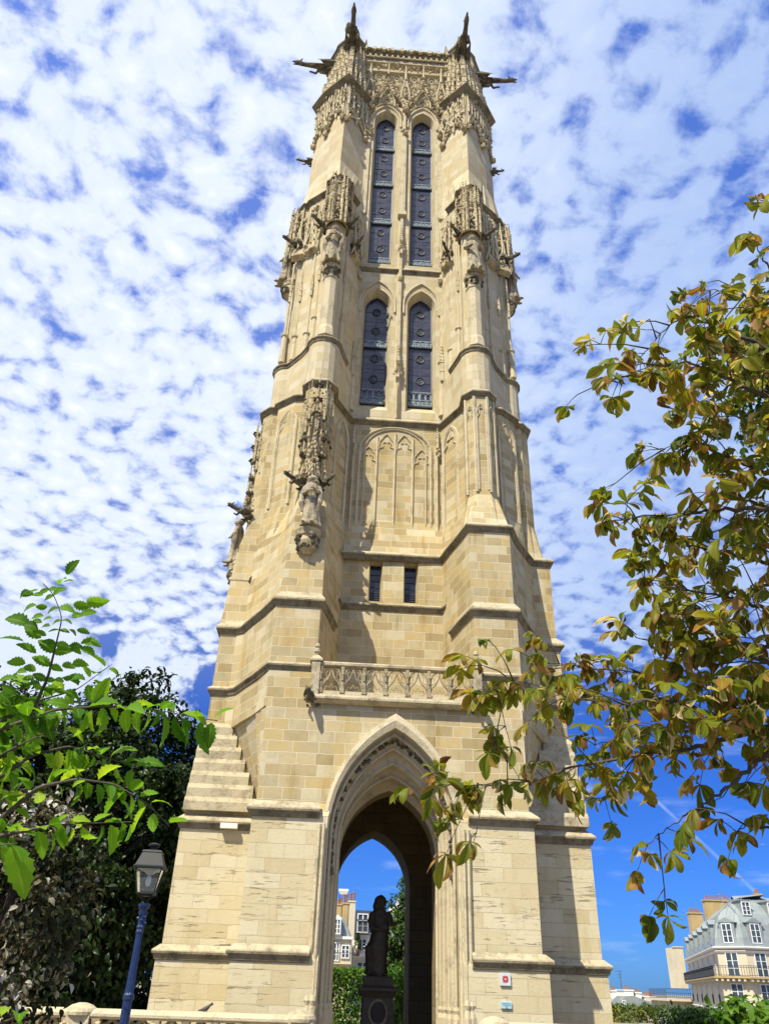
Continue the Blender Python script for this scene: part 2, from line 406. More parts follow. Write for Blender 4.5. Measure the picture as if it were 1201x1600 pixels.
D = lambda z, yf: RG(z, 'box', dict(a0=2.45, a1=3.86, b0=-1.4, bf=yf, s0=.22, s1=.45), (1.85, .6), (2.04, -.4), (4.72, -.65), (5.12, .14),
                     'box', dict(a0=.32, a1=2.5, b0=-5.4, bf=-5.95))
D0, D1 = D(8.5, -2.42), D(11.86, -2.36)
E_ = lambda z: RG(z, 'box', dict(a0=2.45, a1=3.88, b0=-1.1, bf=-1.96, s0=.2, s1=.38), (1.85, .6), (2.05, -.3), (4.66, -.45), (5.08, .22),
                  'box', dict(a0=.38, a1=2.5, b0=-5.2, bf=-5.88))
E0, E1 = E_(12.3), E_(15.2)
L0 = RG(12.3, 'box', dict(a0=2.45, a1=3.85, b0=-1.1, bf=-1.98, s0=.2, s1=.38), (1.85, .6), (2.05, -.3), (4.66, -.45), (5.08, .22),
        'box', dict(a0=.38, a1=2.5, b0=-5.2, bf=-6.0))
L1 = RG(15.2, 'box', dict(a0=2.52, a1=3.66, b0=-.9, bf=-1.72, s0=.15, s1=.45), (1.85, .75), (2.12, -.1), (4.60, -.1), (5.10, .50),
        'box', dict(a0=.70, a1=2.5, b0=-5.2, bf=-5.85))
F0 = RG(15.52, 'box', dict(a0=2.42, a1=3.92, b0=-.5, bf=-1.78, s0=.1, s1=.2), (1.88, .75), (2.25, .2), (4.5, -.15), (5.06, .48),
        'box', dict(a0=.70, a1=2.4, b0=-5.1, bf=-5.78))
LF0 = RG(15.52, 'box', dict(a0=2.53, a1=3.64, b0=-.6, bf=-1.68, s0=.1, s1=.4), (1.88, .85), (2.2, .2), (4.55, .0), (5.08, .52),
         'box', dict(a0=.72, a1=2.4, b0=-5.1, bf=-5.8))
F_ = lambda z, yf=-1.08: RG(z, 'oct', dict(a0=2.68, a1=3.80, b0=-.1, bf=yf), (1.95, 1.25), (2.3, .62), (4.28, -.02), (5.0, .56),
                  'oct', dict(a0=.86, a1=2.2, b0=-5.05, bf=-5.66))
F1, F2 = F_(17.3), F_(22.05)
LF1 = F_(17.6, -1.2)
G_ = lambda z: RG(z, 'round', dict(a0=2.57, a1=3.93, b0=0, bf=-.95), (2.0, 1.5), (2.3, .6), (4.22, .2), (4.75, .84),
                  'round', dict(a0=.95, a1=2.25, b0=-4.9, bf=-5.5))
G0, G1 = G_(22.95), G_(24.72)
H_ = lambda z: RG(z, 'tri', dict(a0=2.78, a1=3.72, b0=.1, bf=-.72), (2.0, 1.5), (2.35, .75), (4.1, .38), (4.72, .86),
                  'tri', dict(a0=1.1, a1=2.15, b0=-4.85, bf=-5.36))
H0, H1 = H_(24.98), H_(35.75)
I0 = RG(36.05, 'tri', dict(a0=2.72, a1=3.93, b0=.55, bf=-.32), (2.0, 1.5), (2.45, 1.05), (4.32, .5), (4.62, .9),
        'tri', dict(a0=1.05, a1=2.3, b0=-4.9, bf=-5.40))
I_ = lambda z, k=0.0: RG(z, 'V', dict(a0=2.4, a1=4.25, b0=1.2, bf=.14 + k, b1=.92, am=3.4), (2.0, 1.5), (2.2, 1.38), (4.33, 1.0), (4.42, 1.08),
                  'V', dict(a0=1.25, a1=2.9, b0=-4.6, bf=-5.12 + k * .4, b1=-4.5, am=1.95))
I1, I2 = I_(38.7), I_(46.1, .05)
J0 = RG(46.42, 'V', dict(a0=2.45, a1=4.2, b0=1.35, bf=.32, b1=1.05, am=3.38), (2.1, 1.7), (2.3, 1.5), (4.26, 1.12), (4.34, 1.2),
        'V', dict(a0=1.4, a1=2.9, b0=-4.5, bf=-4.95, b1=-4.4, am=2.05))
J1 = RG(51.4, 'V', dict(a0=2.65, a1=3.95, b0=1.72, bf=1.0, b1=1.5, am=3.32), (2.3, 1.75), (2.5, 1.73), (4.02, 1.56), (4.1, 1.64),
        'V', dict(a0=1.8, a1=3.0, b0=-4.15, bf=-4.5, b1=-4.1, am=2.4))

tower = thing('gothic_tower', 'tall flamboyant gothic bell tower of pale limestone with a pointed archway at its foot', 'tower', (0, YM, -0.2))
def stage(name, rings, mat, cutters=()):
    m = MB(); m.loft([ringpts(*(r if isinstance(r, tuple) else (r, None))) for r in rings], True, True, True)
    o = m.build(name, mat, tower)
    if cutters: cut(o, cutters)
    return o
def prism(pts0, y0, pts1, y1):
    m = MB(); m.loft([[(x, y0, z) for x, z in pts0], [(x, y1, z) for x, z in pts1]], True); return m
# passage under the tower
bs = stage('base_stage', [A0, A1, B0, B1, C0, C1], STONE_LOW, [prism(arch_pts(1.80, 5.05, 8.02, -1.5, 12), -4, arch_pts(1.80, 5.05, 8.02, -1.5, 12), 12), prism(arch_pts(3.2, 4.95, 8.25, -1.5, 12), .2, arch_pts(3.2, 4.95, 8.25, -1.5, 12), 7.6)])
bs.data.materials.append(STONE)
for p_ in bs.data.polygons:
    if p_.center.z > 5.5: p_.material_index = 1
def slit(x0, x1): return prism([(x0 - .13, 13.42), (x1 + .13, 13.42), (x1 + .13, 15.5), (x0 - .13, 15.5)], .3, [(x0, 13.55), (x1, 13.55), (x1, 15.3), (x0, 15.3)], 1.12)
stage('shaft_stage', [D0, D1, (E0, L0), (E1, L1)], STONE, [slit(-.81, -.46), slit(.49, .87)])
stage('panel_stage', [(dict(F0, z=15.1), dict(LF0, z=15.1)), (F0, LF0), (F1, LF1), F2, dict(F_(22.3))], STONE)
def lancet(cx, z0, zs, za, zb, w0=.80, w1=.535):
    p0 = [(cx + x, z) for x, z in arch_pts(w0, zs + .05, za + .42, zb, 9)]
    p1 = [(cx + x, z) for x, z in arch_pts(w1, zs, za, z0, 9)]
    return prism(p0, 1.05, p1, 2.06)
WX = (-1.06, 1.08)
stage('bell_stage', [dict(G_(22.2)), G0, G1, H0, H1, dict(I0, z=35.95), I0, I1, I2], STONE_TOP,
      [lancet(x, 23.75, 29.6, 30.45, 22.55) for x in WX] + [lancet(x, 33.0, 44.6, 45.5, 32.0) for x in WX])
stage('crown_stage', [dict(J0, z=45.9), J0, J1, dict(J1, z=52.0)], STONE_TOP)

# ---- string courses
def offset_path(pts, d, closed):
    n = len(pts); out = []
    for i in range(n):
        p = Vector(pts[i][:2])
        a = Vector(pts[i - 1][:2]) if (closed or i > 0) else None
        b = Vector(pts[(i + 1) % n][:2]) if (closed or i < n - 1) else None
        ns = []
        for u, v in ((a, p), (p, b)):
            if u is None or v is None: continue
            t = v - u
            if t.length > 1e-5: t.normalize(); ns.append(Vector((t.y, -t.x)))
        if not ns: out.append((p.x, p.y)); continue
        nn = sum(ns, Vector((0, 0)))
        if nn.length < 1e-4: nn = ns[0]
        nn.normalize(); k = max(.45, nn.dot(ns[0]))
        q = p + nn * (d / k); out.append((q.x, q.y))
    return out
def clean(pts):
    out = []
    for p in pts:
        if not out or (Vector(p[:2]) - Vector(out[-1][:2])).length > .012: out.append(p)
    return out
def moulding(mb, pts, z, prof, closed=True):
    pts = clean(pts)
    rows = []
    for d, dz in prof:
        rows.append([(x, y, z + dz) for x, y in offset_path(pts, d, closed)])
    mb.loft(rows, False, closed)
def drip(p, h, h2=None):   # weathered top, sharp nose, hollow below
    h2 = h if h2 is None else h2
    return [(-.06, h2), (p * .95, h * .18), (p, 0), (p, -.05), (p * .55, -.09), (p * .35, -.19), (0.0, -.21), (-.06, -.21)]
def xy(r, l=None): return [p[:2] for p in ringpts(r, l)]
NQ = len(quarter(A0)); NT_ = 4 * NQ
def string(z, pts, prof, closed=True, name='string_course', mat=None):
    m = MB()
    if len(prof) == 8 and name == 'string_course':   # upper weathering, and the drip below it in a darker stone tone
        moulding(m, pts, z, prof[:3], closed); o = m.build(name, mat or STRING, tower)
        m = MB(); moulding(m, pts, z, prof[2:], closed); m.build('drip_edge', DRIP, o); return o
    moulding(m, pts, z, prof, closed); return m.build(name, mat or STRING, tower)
def open_half(r, i0):
    """front run that stops at the archway, both sides"""
    q = quarter(r)[i0:-1]
    return q
for z, r, p, h in ((2.18, A1, .12, .17), (5.55, B1, .15, .22)):
    for sgn in (1, -1):
        q = [(2.02, quarter(r)[0][1])] + [pt for pt in quarter(r)[2:] if pt[0] > 2.03]
        q = [(sgn * x, y) for x, y in q]
        if sgn < 0: q.reverse()
        string(z, q, [(d + .0, dz) for d, dz in drip(p, h)], False)
for sgn in (1, -1):                                  # balcony level, round each buttress
    q = [(2.45, -2.0)] + quarter(D1)[4:-1]; q = [(sgn * x, y) for x, y in q]
    if sgn < 0: q.reverse()
    string(9.80, q, drip(.13, .16), False)
q = [(0.0, .6)] + quarter(E1)[:-1]
string(15.36, q, drip(.15, .2), False)
string(15.36, [(-1.9, .72), (-1.86, .62), (0, .6)], drip(.15, .2), False)
ql = [(-x, y) for x, y in quarter(L1)[12:-1]][::-1]
string(14.0, ql, drip(.14, .3), False)
string(13.30, [(-2.0, .3), (-1.83, .6), (1.83, .6), (2.0, .3)], drip(.13, .14), False)
string(22.22, xy(F2), drip(.17, .26))
def halves(z, r, prof, i0=1, **k):
    for sgn in (1, -1):
        q = [(sgn * x, y) for x, y in quarter(r)[i0:-1]]
        if sgn < 0: q.reverse()
        string(z, q, prof, False, **k)
halves(11.98, D1, drip(.15, .32))
halves(24.84, G1, drip(.11, .12))
halves(35.9, H1, drip(.22, .12))
halves(46.22, I2, [(-.06, .26), (.30, .12), (.36, .02), (.36, -.08), (.22, -.14), (.16, -.28), (0, -.34), (-.05, -.34)])
string(32.0, [(-2.05, 1.5), (2.05, 1.5)], drip(.14, .3, .3), False)
CORN = [(-.05, .50), (.30, .42), (.34, .34), (.34, .18), (.26, .12), (.22, -.02), (.10, -.10), (.06, -.30), (-.02, -.34)]
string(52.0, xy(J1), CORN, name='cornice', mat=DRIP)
string(49.9, [(-2.75, 1.74), (2.75, 1.74)], [(-.05, .12), (.22, .1), (.26, .03), (.26, -.05), (.1, -.12), (-.05, -.14)], False, name='cornice')
string(51.0, [(-2.75, 1.74), (2.75, 1.74)], [(-.05, .12), (.20, .1), (.22, .03), (.22, -.05), (.1, -.10), (-.05, -.12)], False, name='cornice')

# ---- archway: orders stepping inwards, then the vaulted passage
AR = [(1.80, 5.05, 8.02, -2.70), (1.80, 5.05, 8.02, -2.40), (1.70, 5.0, 7.84, -2.40), (1.66, 5.0, 7.78, -2.16),
      (1.60, 4.95, 7.56, -2.10), (1.60, 4.95, 7.56, -1.85), (1.52, 4.9, 7.20, -1.8), (1.52, 4.9, 7.2, -1.35), (1.46, 4.85, 6.92, -1.30), (1.46, 4.85, 6.92, -.6),
      (1.40, 4.75, 6.62, -.55)]
m = MB(); m.loft([[(x, y, z) for x, z in arch_pts(w, zs, za, -1.0, 12)] for w, zs, za, y in AR], False, False)
arch = m.build('archway', TRIM, tower)
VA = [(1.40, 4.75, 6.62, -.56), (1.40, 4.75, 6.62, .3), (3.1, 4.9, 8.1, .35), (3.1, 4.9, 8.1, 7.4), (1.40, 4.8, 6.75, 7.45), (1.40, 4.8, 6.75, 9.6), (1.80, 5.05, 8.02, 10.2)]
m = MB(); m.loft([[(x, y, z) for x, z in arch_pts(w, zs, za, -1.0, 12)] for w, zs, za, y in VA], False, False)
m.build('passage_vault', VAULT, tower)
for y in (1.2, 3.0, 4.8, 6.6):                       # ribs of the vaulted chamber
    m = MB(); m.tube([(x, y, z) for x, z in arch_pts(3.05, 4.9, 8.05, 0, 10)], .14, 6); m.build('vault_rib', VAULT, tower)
m = MB()                                             # hood of white stone round the arch
def arch_band(w0, z0, w1, z1, zs0, y0, y1, zb):
    o, i = arch_pts(w1, zs0, z1, zb, 12), arch_pts(w0, zs0, z0, zb, 12)
    return [[(x, y0 + .6, z) for x, z in o], [(x, y1, z) for x, z in o], [(x, y0, z) for x, z in [((a[0] + b[0]) / 2, (a[1] + b[1]) / 2) for a, b in zip(o, i)]], [(x, y1, z) for x, z in i], [(x, y0 + .5, z) for x, z in i]]
m.loft(arch_band(1.75, 7.94, 1.93, 8.36, 5.1, -2.78, -2.73, -1.0), False, False)
m.build('hood_mould', TRIM, arch)
m = MB()
for w, zs, za, y, r in ((1.69, 5.0, 7.82, -2.42, .045), (1.585, 4.95, 7.52, -2.08, .05), (1.50, 4.9, 7.16, -1.78, .06), (1.45, 4.85, 6.9, -1.3, .05)):
    m.tube([(x, y, z) for x, z in arch_pts(w, zs, za, -1, 12)], r, 6)
    for sx in (1, -1):                               # moulded bases of the shafts
        m.lathe([(r * 1.5, 1.15), (r * 1.9, 1.08), (r * 1.5, 1.0), (r * 2.1, .9), (r * 2.1, .3)], (sx * w, y), 8)
for sx in (1, -1):
    for x, y, r in ((2.0, -2.93, .06), (1.88, -2.97, .05)):
        m.tube([(sx * x, y, -1), (sx * x, y, 5.2)], r, 6)
        m.lathe([(r * 1.4, 1.3), (r * 1.9, 1.2), (r * 1.3, 1.1), (r * 2.0, .95), (r * 2.0, .2)], (sx * x, y), 8)
m.build('jamb_shaft', TRIM, arch)
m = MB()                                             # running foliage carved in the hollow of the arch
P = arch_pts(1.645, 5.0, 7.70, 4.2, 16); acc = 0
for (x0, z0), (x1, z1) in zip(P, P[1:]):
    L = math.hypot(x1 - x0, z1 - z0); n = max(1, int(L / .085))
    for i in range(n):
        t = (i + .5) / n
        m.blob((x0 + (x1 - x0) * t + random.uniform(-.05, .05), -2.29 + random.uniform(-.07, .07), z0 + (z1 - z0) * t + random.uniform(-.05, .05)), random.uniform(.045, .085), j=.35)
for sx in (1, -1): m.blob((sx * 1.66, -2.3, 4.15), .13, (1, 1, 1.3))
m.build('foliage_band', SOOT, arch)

# ---- stepped courses weathering the two flanks above the plinth
for sx in (1, -1):
    m = MB(); n = 7
    for i in range(n):
        z0 = 5.86 + i * .40; t = i / (n - 1); y = -.48 + .62 * t; xi = 3.95 + 1.1 * t
        xo = 6.12 - .10 * t
        prof = [(y - .015, z0), (y, z0 + .26), (y + .13, z0 + .40)]
        ring = lambda x, e: [(sx * x, .55, z0 - .01), (sx * x, y - .01 + e, z0 - .01), (sx * x, y - .01 + e, z0 + .24), (sx * x, y + .075 + e, z0 + .385), (sx * x, .55, z0 + .385)]
        m.loft([ring(xi, 0), ring(xo, 0), ring(xo + .02, .02)], True)
    m.build('weathering_course', STRING, tower)
m = MB(); m.box((-4.95, -.60, 5.36), (-4.45, -.3, 5.50)); m.build('repair_stone', simple('white_stone', (.72, .70, .64), .8), tower)

# ---- balcony
bal = MB(); by = -2.62
bal.box((-2.42, by - .06, 8.66), (2.42, .55, 8.80))
bal.box((-2.40, by - .10, 8.80), (2.40, by + .14, 8.86))
for x, s in ((0, 1),):
    bal.box((-2.34, by - .02, 8.86), (2.34, by + .10, 8.98))
balc = bal.build('balcony', TRIM, tower)
b2 = MB(); moulding(b2, [(-2.36, by), (2.36, by)], 9.78, [(-.12, 0), (-.12, .06), (-.05, .10), (.03, .10), (.08, .05), (.08, -.02), (.02, -.05), (-.12, -.06), (-.12, 0)], False)
moulding(b2, [(-2.42, by), (2.42, by)], 8.74, [(-.05, .1), (.12, .08), (.16, .02), (.16, -.04), (.06, -.10), (-.05, -.14)], False)
b2.build('handrail', STRING, balc)
b3 = MB(); N = 7; L = 4.56 / N
for i in range(N + 1):
    x = -2.28 + i * L
    b3.box((x - .05, by - .06, 8.9), (x + .05, by + .06, 9.74)); b3.box((x - .065, by - .075, 8.9), (x + .065, by + .05, 9.05))
    b3.spire((x, by - .07, 9.30), .42, .035)
for i in range(N):
    c = -2.28 + (i + .5) * L; w = L / 2 - .05
    og = ogee(w, 9.02, 9.70, 6)
    b3.tube([(c + x, by, z) for x, z in og], .03, 5)
    for sx in (1, -1):
        b3.tube([(c + sx * w, by, 9.18), (c + sx * w * .98, by, 9.42), (c + sx * w * .72, by, 9.62), (c + sx * w * .28, by, 9.70)], .028, 5)
        b3.tube([(c + sx * w * .95, by, 9.30), (c + sx * w * .5, by, 9.36), (c + sx * w * .62, by, 9.52), (c + sx * w * .42, by, 9.60)], .018, 4)
        b3.tube([(c + sx * w * .7, by, 9.0), (c + sx * w * .55, by, 9.12), (c + sx * w * .2, by, 9.08), (c, by, 9.2)], .018, 4)
b3.build('pierced_parapet', TRACERY, balc)
for sx in (1, -1):
    m = MB(); m.box((sx * 2.44 - .13, by - .12, 8.8), (sx * 2.44 + .13, by + .2, 9.86), .015)
    m.loft([[(sx * 2.44 + a * q, by + .04 + b * q, z) for a, b in ((-1, -1), (1, -1), (1, 1), (-1, 1))] for q, z in ((.19, 9.86), (.19, 9.92), (.07, 10.06))], True)
    m.lathe([(.06, 10.04), (.05, 10.12), (.10, 10.18), (.10, 10.26), (.04, 10.3), (.085, 10.36), (.07, 10.44), (.02, 10.48)], (sx * 2.44, by + .04), 8)
    m.build('balcony_pier', STRING, balc)
# ------------------------------------------------------------------ windows of the belfry
def zat(u, v, y): return float(at_y(u, v, y)[2])
def make_window(cx, z0, zs, za, bands, w, lower):
    out = [(cx + x, z) for x, z in arch_pts(w, zs, za, z0, 9)]
    m = MB(); m.add([(x, 1.99, z) for x, z in out] + [(x, 2.04, z) for x, z in out],
                    [tuple(range(len(out)))] + [tuple(reversed(range(len(out), 2 * len(out))))])
    fr = MB()
    fr.tube([(x, 1.96, z) for x, z in out], .035, 4)
    win = fr.build('window', LEAD, tower)
    z = z0 + .4                                      # quarries of glass, each set at its own slight tilt
    while z < zs - .3:
        for sx in (-1, 1):
            q = [random.uniform(-.014, .014) for _ in range(4)]
            m.add([(cx + sx * .02, 1.97 + q[0], z), (cx + sx * (w - .04), 1.97 + q[1], z), (cx + sx * (w - .04), 1.97 + q[2], z + .47), (cx + sx * .02, 1.97 + q[3], z + .47)], [(0, 1, 2, 3)])
        z += .49
    m.build('pane', GLASS, win)
    l = MB()
    edges = [z0] + bands + [za + .1]
    for k, (a, b) in enumerate(zip(edges, edges[1:])):
        z_a = a + (.85 if (lower and k == 0) else .42); h = b - z_a - .08
        if k == len(edges) - 2: h -= .35
        for i in range(1, 4): l.box((cx - w, 1.965, z_a + h * i / 4 - .012), (cx + w, 1.985, z_a + h * i / 4 + .012))
        l.box((cx - .012, 1.965, z_a), (cx + .012, 1.985, z_a + h))
        for i in (1, 3):
            zc = z_a + h * i / 4
            r = MB(); r.tube([(cx + .18 * math.cos(t * math.pi / 8), 1.955, zc + .22 * math.sin(t * math.pi / 8)) for t in range(16)], .036, 5, closed=True)
            for q in range(5): r.blob((cx + .1 * math.cos(q * 1.257), 1.97, zc + .12 * math.sin(q * 1.257)), .055, (1, .4, 1))
            r.build('medallion', LEAD, win)
    l.build('lead_came', LEAD, win)
    for k, zb in enumerate([z0] + bands):
        s = MB()                                     # sloping lead louvre with a scalloped drip edge
        s.loft([[(cx + sx * w, 1.98, zb + .36), (cx + sx * w, 1.86, zb + .06), (cx + sx * w, 1.86, zb + .0), (cx + sx * w, 1.98, zb + .0)] for sx in (-1, 1)], True)
        s.box((cx - w, 1.93, zb + .36), (cx + w, 1.98, zb + .42))
        if k or not lower:
            n = 9
            for i in range(n):
                x = cx - w + (i + .5) * 2 * w / n
                s.add([(x - w / n, 1.85, zb + .02), (x + w / n, 1.85, zb + .02), (x, 1.85, zb - .12), (x - w / n, 1.88, zb + .02), (x + w / n, 1.88, zb + .02), (x, 1.88, zb - .12)],
                      [(0, 1, 2), (5, 4, 3), (0, 2, 5, 3), (1, 4, 5, 2)])
        for sx in (-.55, .55): s.tube([(cx + sx * w - .16, 1.87, zb + .14), (cx + sx * w - .05, 1.84, zb + .24), (cx + sx * w + .05, 1.84, zb + .24), (cx + sx * w + .16, 1.87, zb + .14)], .025, 4)
        s.spire((cx, 1.88, zb + .06), .34, .05)
        s.build('louvre', LOUVRE, win)
    if lower:
        s = MB()
        for sx in (-.5, .5):
            for q in (-.5, .5):
                s.tube([(cx + sx * w + q * w * .46 + x, 1.94, z0 + .42 + z) for x, z in arch_pts(w * .2, .2, .36, 0, 4)], .022, 4)
        s.box((cx - w, 1.92, z0 + .80), (cx + w, 1.98, z0 + .86)); s.box((cx - .03, 1.92, z0 + .4), (cx + .03, 1.98, z0 + .82))
        s.build('foot_tracery', LOUVRE, win)
for cx, u in zip(WX, (595, 657)):
    make_window(cx, 23.75, 29.6, 30.45, [zat(u - 8, 543, 1.95)], .535, True)
    make_window(cx, 33.0, 44.6, 45.5, [zat(u, 350 + (u > 600) * 5, 1.95), zat(u + 2, 291 + (u > 600) * 5, 1.95), zat(u + 3, 236 + (u > 600) * 5, 1.95)], .535, False)
for x0, x1 in ((-.81, -.46), (.49, .87)):
    m = MB(); m.box((x0 - .02, 1.0, 13.5), (x1 + .02, 1.04, 15.42)); o = m.build('slit_window', simple('dark_glass', (.012, .014, .03), .15), tower)
    m = MB()
    for i in range(5): m.box((x0, .97, 13.6 + i * .09), (x1, .99, 13.63 + i * .09))
    for i in range(5): m.box((x0, .97, 14.2 + i * .25), (x1, .985, 14.215 + i * .25))
    m.build('lead_came', LEAD, o)

# ------------------------------------------------------------------ carved ornament, built facing -Y and turned into place
def crockets(mb, path, r, step, off=.0):
    acc = 0.0
    for p, q in zip(path, path[1:]):
        p, q = Vector(p), Vector(q); L = (q - p).length
        while acc < L:
            c = p.lerp(q, acc / L if L else 0)
            mb.blob((c.x + random.uniform(-1, 1) * off, c.y - r * .4, c.z + r * .4), r * random.uniform(.75, 1.25), (1, .9, 1.1), .3)
            acc += step
        acc -= L
def gable(mb, w, h, r=.05, y=0.0, fin=.5, cx=0.0, z=0.0, ck=.07, cusp=True):
    """crocketed ogee gable with finial; springing at height z, centre cx"""
    og = [(cx + x, y, z + q) for x, q in ogee(w, 0, h, 8)]
    mb.tube(og, r, 5)
    crockets(mb, og, ck, .26 if w > .4 else .2, .03)
    mb.tube([(cx, y, z + h * .97), (cx, y - .02, z + h + fin)], [r * .9, r * .35], 5)
    for q in (.35, .8): mb.blob((cx, y - .02, z + h + fin * q), ck * 1.25, (1.3, 1, .6), .3)
    if cusp:
        for s in (1, -1):
            mb.tube([(cx + s * w, y + .02, z), (cx + s * w * .55, y + .02, z + h * .06), (cx + s * w * .5, y + .02, z + h * .24), (cx + s * w * .18, y + .02, z + h * .26), (cx, y + .02, z + h * .40)], r * .5, 4)
def pinnacle(mb, c, h, r):
    x, y, z = c
    mb.box((x - r, y - r, z), (x + r, y + r, z + h * .5))
    for s in (1, -1): mb.box((x - r * 1.25, y - r * 1.25, z + h * (.25 + .24 * (s > 0))), (x + r * 1.25, y + r * 1.25, z + h * (.28 + .24 * (s > 0))))
    mb.loft([[(x + a * q, y + b * q, z + dz) for a, b in ((-1, -1), (1, -1), (1, 1), (-1, 1))] for q, dz in ((r * 1.05, h * .5), (r * .1, h * .97))], True)
    for k in range(4):
        t = .56 + k * .1
        for a, b in ((-1, -1), (1, -1)):
            q = r * (1.05 - (t - .5) * 2.0); mb.blob((x + a * q, y + b * q, z + h * t), r * .5, j=.3)
    mb.blob((x, y, z + h * .95), r * .7, (1, 1, .8), .3)
def encrust(mb, n, fn, r0, r1):
    for _ in range(n):
        mb.blob(fn(random.random(), random.random()), random.uniform(r0, r1), (1, 1, random.uniform(.7, 1.5)), .35)
def canopy_high():
    """vaulted canopy over a niche statue; local origin at the statue's head against the pier"""
    m, d = MB(), MB()
    ang = (-1.0, 0, 1.0)
    for a in ang:
        T = Matrix.Rotation(a, 4, 'Z')
        g = MB(); gable(g, .40, 1.15, .045, -.50, .75, 0, .05, .075); m.join(g, T)
        for k in (-.40, .40):
            p = MB(); pinnacle(p, (k, -.52, -.15), 2.5, .055); m.join(p, T)
        g = MB(); g.box((-.38, -.46, 1.0), (.38, -.30, 3.3)); gable(g, .2, .6, .03, -.5, .5, -.2, 1.7, .06, False); gable(g, .2, .6, .03, -.5, .5, .2, 1.7, .06, False)
        gable(g, .3, .6, .03, -.5, .4, 0, 2.5, .07, False)
        for k in (-.36, 0, .36): pinnacle(g, (k, -.5, 1.5), 2.2, .05)
        m.join(g, T)
        e = MB(); encrust(e, 24, lambda s, t: (-.40 + .8 * s, -.50 + random.uniform(-.05, .05), 1.1 + 2.3 * t), .04, .09); d.join(e, T)
    # vault under the canopy
    d.loft([[(r * math.sin(t * math.pi / 8), -r * math.cos(t * math.pi / 8), z) for t in range(-6, 7)] for r, z in ((.50, .02), (.44, .28), (.30, .5), (.05, .62))], False, False)
    m.loft([[(r * math.sin(t * math.pi / 8), -r * math.cos(t * math.pi / 8), z) for t in range(-6, 7)] for r, z in ((.50, -.02), (.55, .0), (.55, .06), (.50, .1))], False, False)
    for t in (-.5, 0, .5): m.tube([(.48 * math.sin(t), -.48 * math.cos(t), .06), (.3 * math.sin(t), -.3 * math.cos(t), .45), (0, -.05, .56)], .03, 5)
    m.blob((0, -.3, .42), .11)
    return m, d
def canopy_low():
    """tall open canopy with flying pinnacles over the lower niche statue"""
    m, d = MB(), MB()
    for a in (-.62, .62):
        T = Matrix.Rotation(a, 4, 'Z')
        g = MB(); gable(g, .44, 2.1, .06, -.48, 1.1, 0, .0, .085); m.join(g, T)
    g = MB(); gable(g, .30, 2.2, .05, -.62, 1.5, 0, .05, .08); m.join(g)
    m.loft([[(-.5, 0, .0), (-.42, -.42, .0), (0, -.60, .05), (.42, -.42, .0), (.5, 0, .0)], [(-.46, 0, .35), (-.36, -.34, .4), (0, -.5, .45), (.36, -.34, .4), (.46, 0, .35)], [(-.12, 0, 2.0), (-.1, -.16, 2.0), (0, -.3, 2.1), (.1, -.16, 2.0), (.12, 0, 2.0)]], True)
    m.tube([(0, -.55, .5), (0, -.40, 2.4), (0, -.62, 4.0), (0, -.62, 4.9)], [.05, .05, .06, .02], 6)
    for z in (2.9, 3.6, 4.3):
        for a in range(6): d.blob((.17 * math.sin(a * 1.05), -.6 - .15 * math.cos(a * 1.05), z), .085, (1.2, 1, .6), .3)
    for s in (1, -1):
        for x, y, z, h in ((.52, -.30, 2.2, 2.5), (.66, -.06, 2.0, 2.3), (.36, -.5, 2.7, 2.1), (.74, .18, 1.9, 2.2)):
            pinnacle(m, (s * x, y, z), h, .05)
            m.tube([(s * x, y, z), (s * (x - .08), y + .15, z - .5)], [.05, .02], 5)
            d.blob((s * x, y, z - .05), .09)
        for z in (.95, 1.75):
            for k in range(7): d.blob((s * (.36 + .2 * random.random()), -.35 - .22 * random.random(), z + .16 * random.random()), random.uniform(.06, .11))
        m.tube([(s * .55, -.1, 2.6), (s * .35, -.35, 3.3), (s * .1, -.5, 3.7)], .03, 5)
        m.tube([(s * .4, -.12, .2), (s * .38, -.12, 2.0)], .03, 5)
        d.box((s * .30 - .08, -.34, 1.0), (s * .30 + .08, -.1, 1.12))
    encrust(d, 30, lambda s, t: (-.62 + 1.24 * s, -.15 - .25 * random.random(), 2.2 + 2.2 * t), .03, .06)
    return m, d
def corbel(w, h):
    m, d = MB(), MB()
    P = [(w, 0), (w * 1.08, -h * .10), (w, -h * .2), (w * .96, -h * .32), (w * .85, -h * .36), (w * .95, -h * .55), (w * .75, -h * .8), (w * .3, -h)]
    m.loft([[(r * math.sin(t * math.pi / 8), -r * math.cos(t * math.pi / 8), z) for t in range(-8, 9)] for r, z in P], True)
    for i in range(26):
        a = -1.4 + 2.8 * random.random(); t = random.random(); r = w * (.98 - .25 * t)
        d.blob((r * math.sin(a), -r * math.cos(a), -h * (.36 + .44 * t)), .08 * w / .4, j=.35)
    return m, d
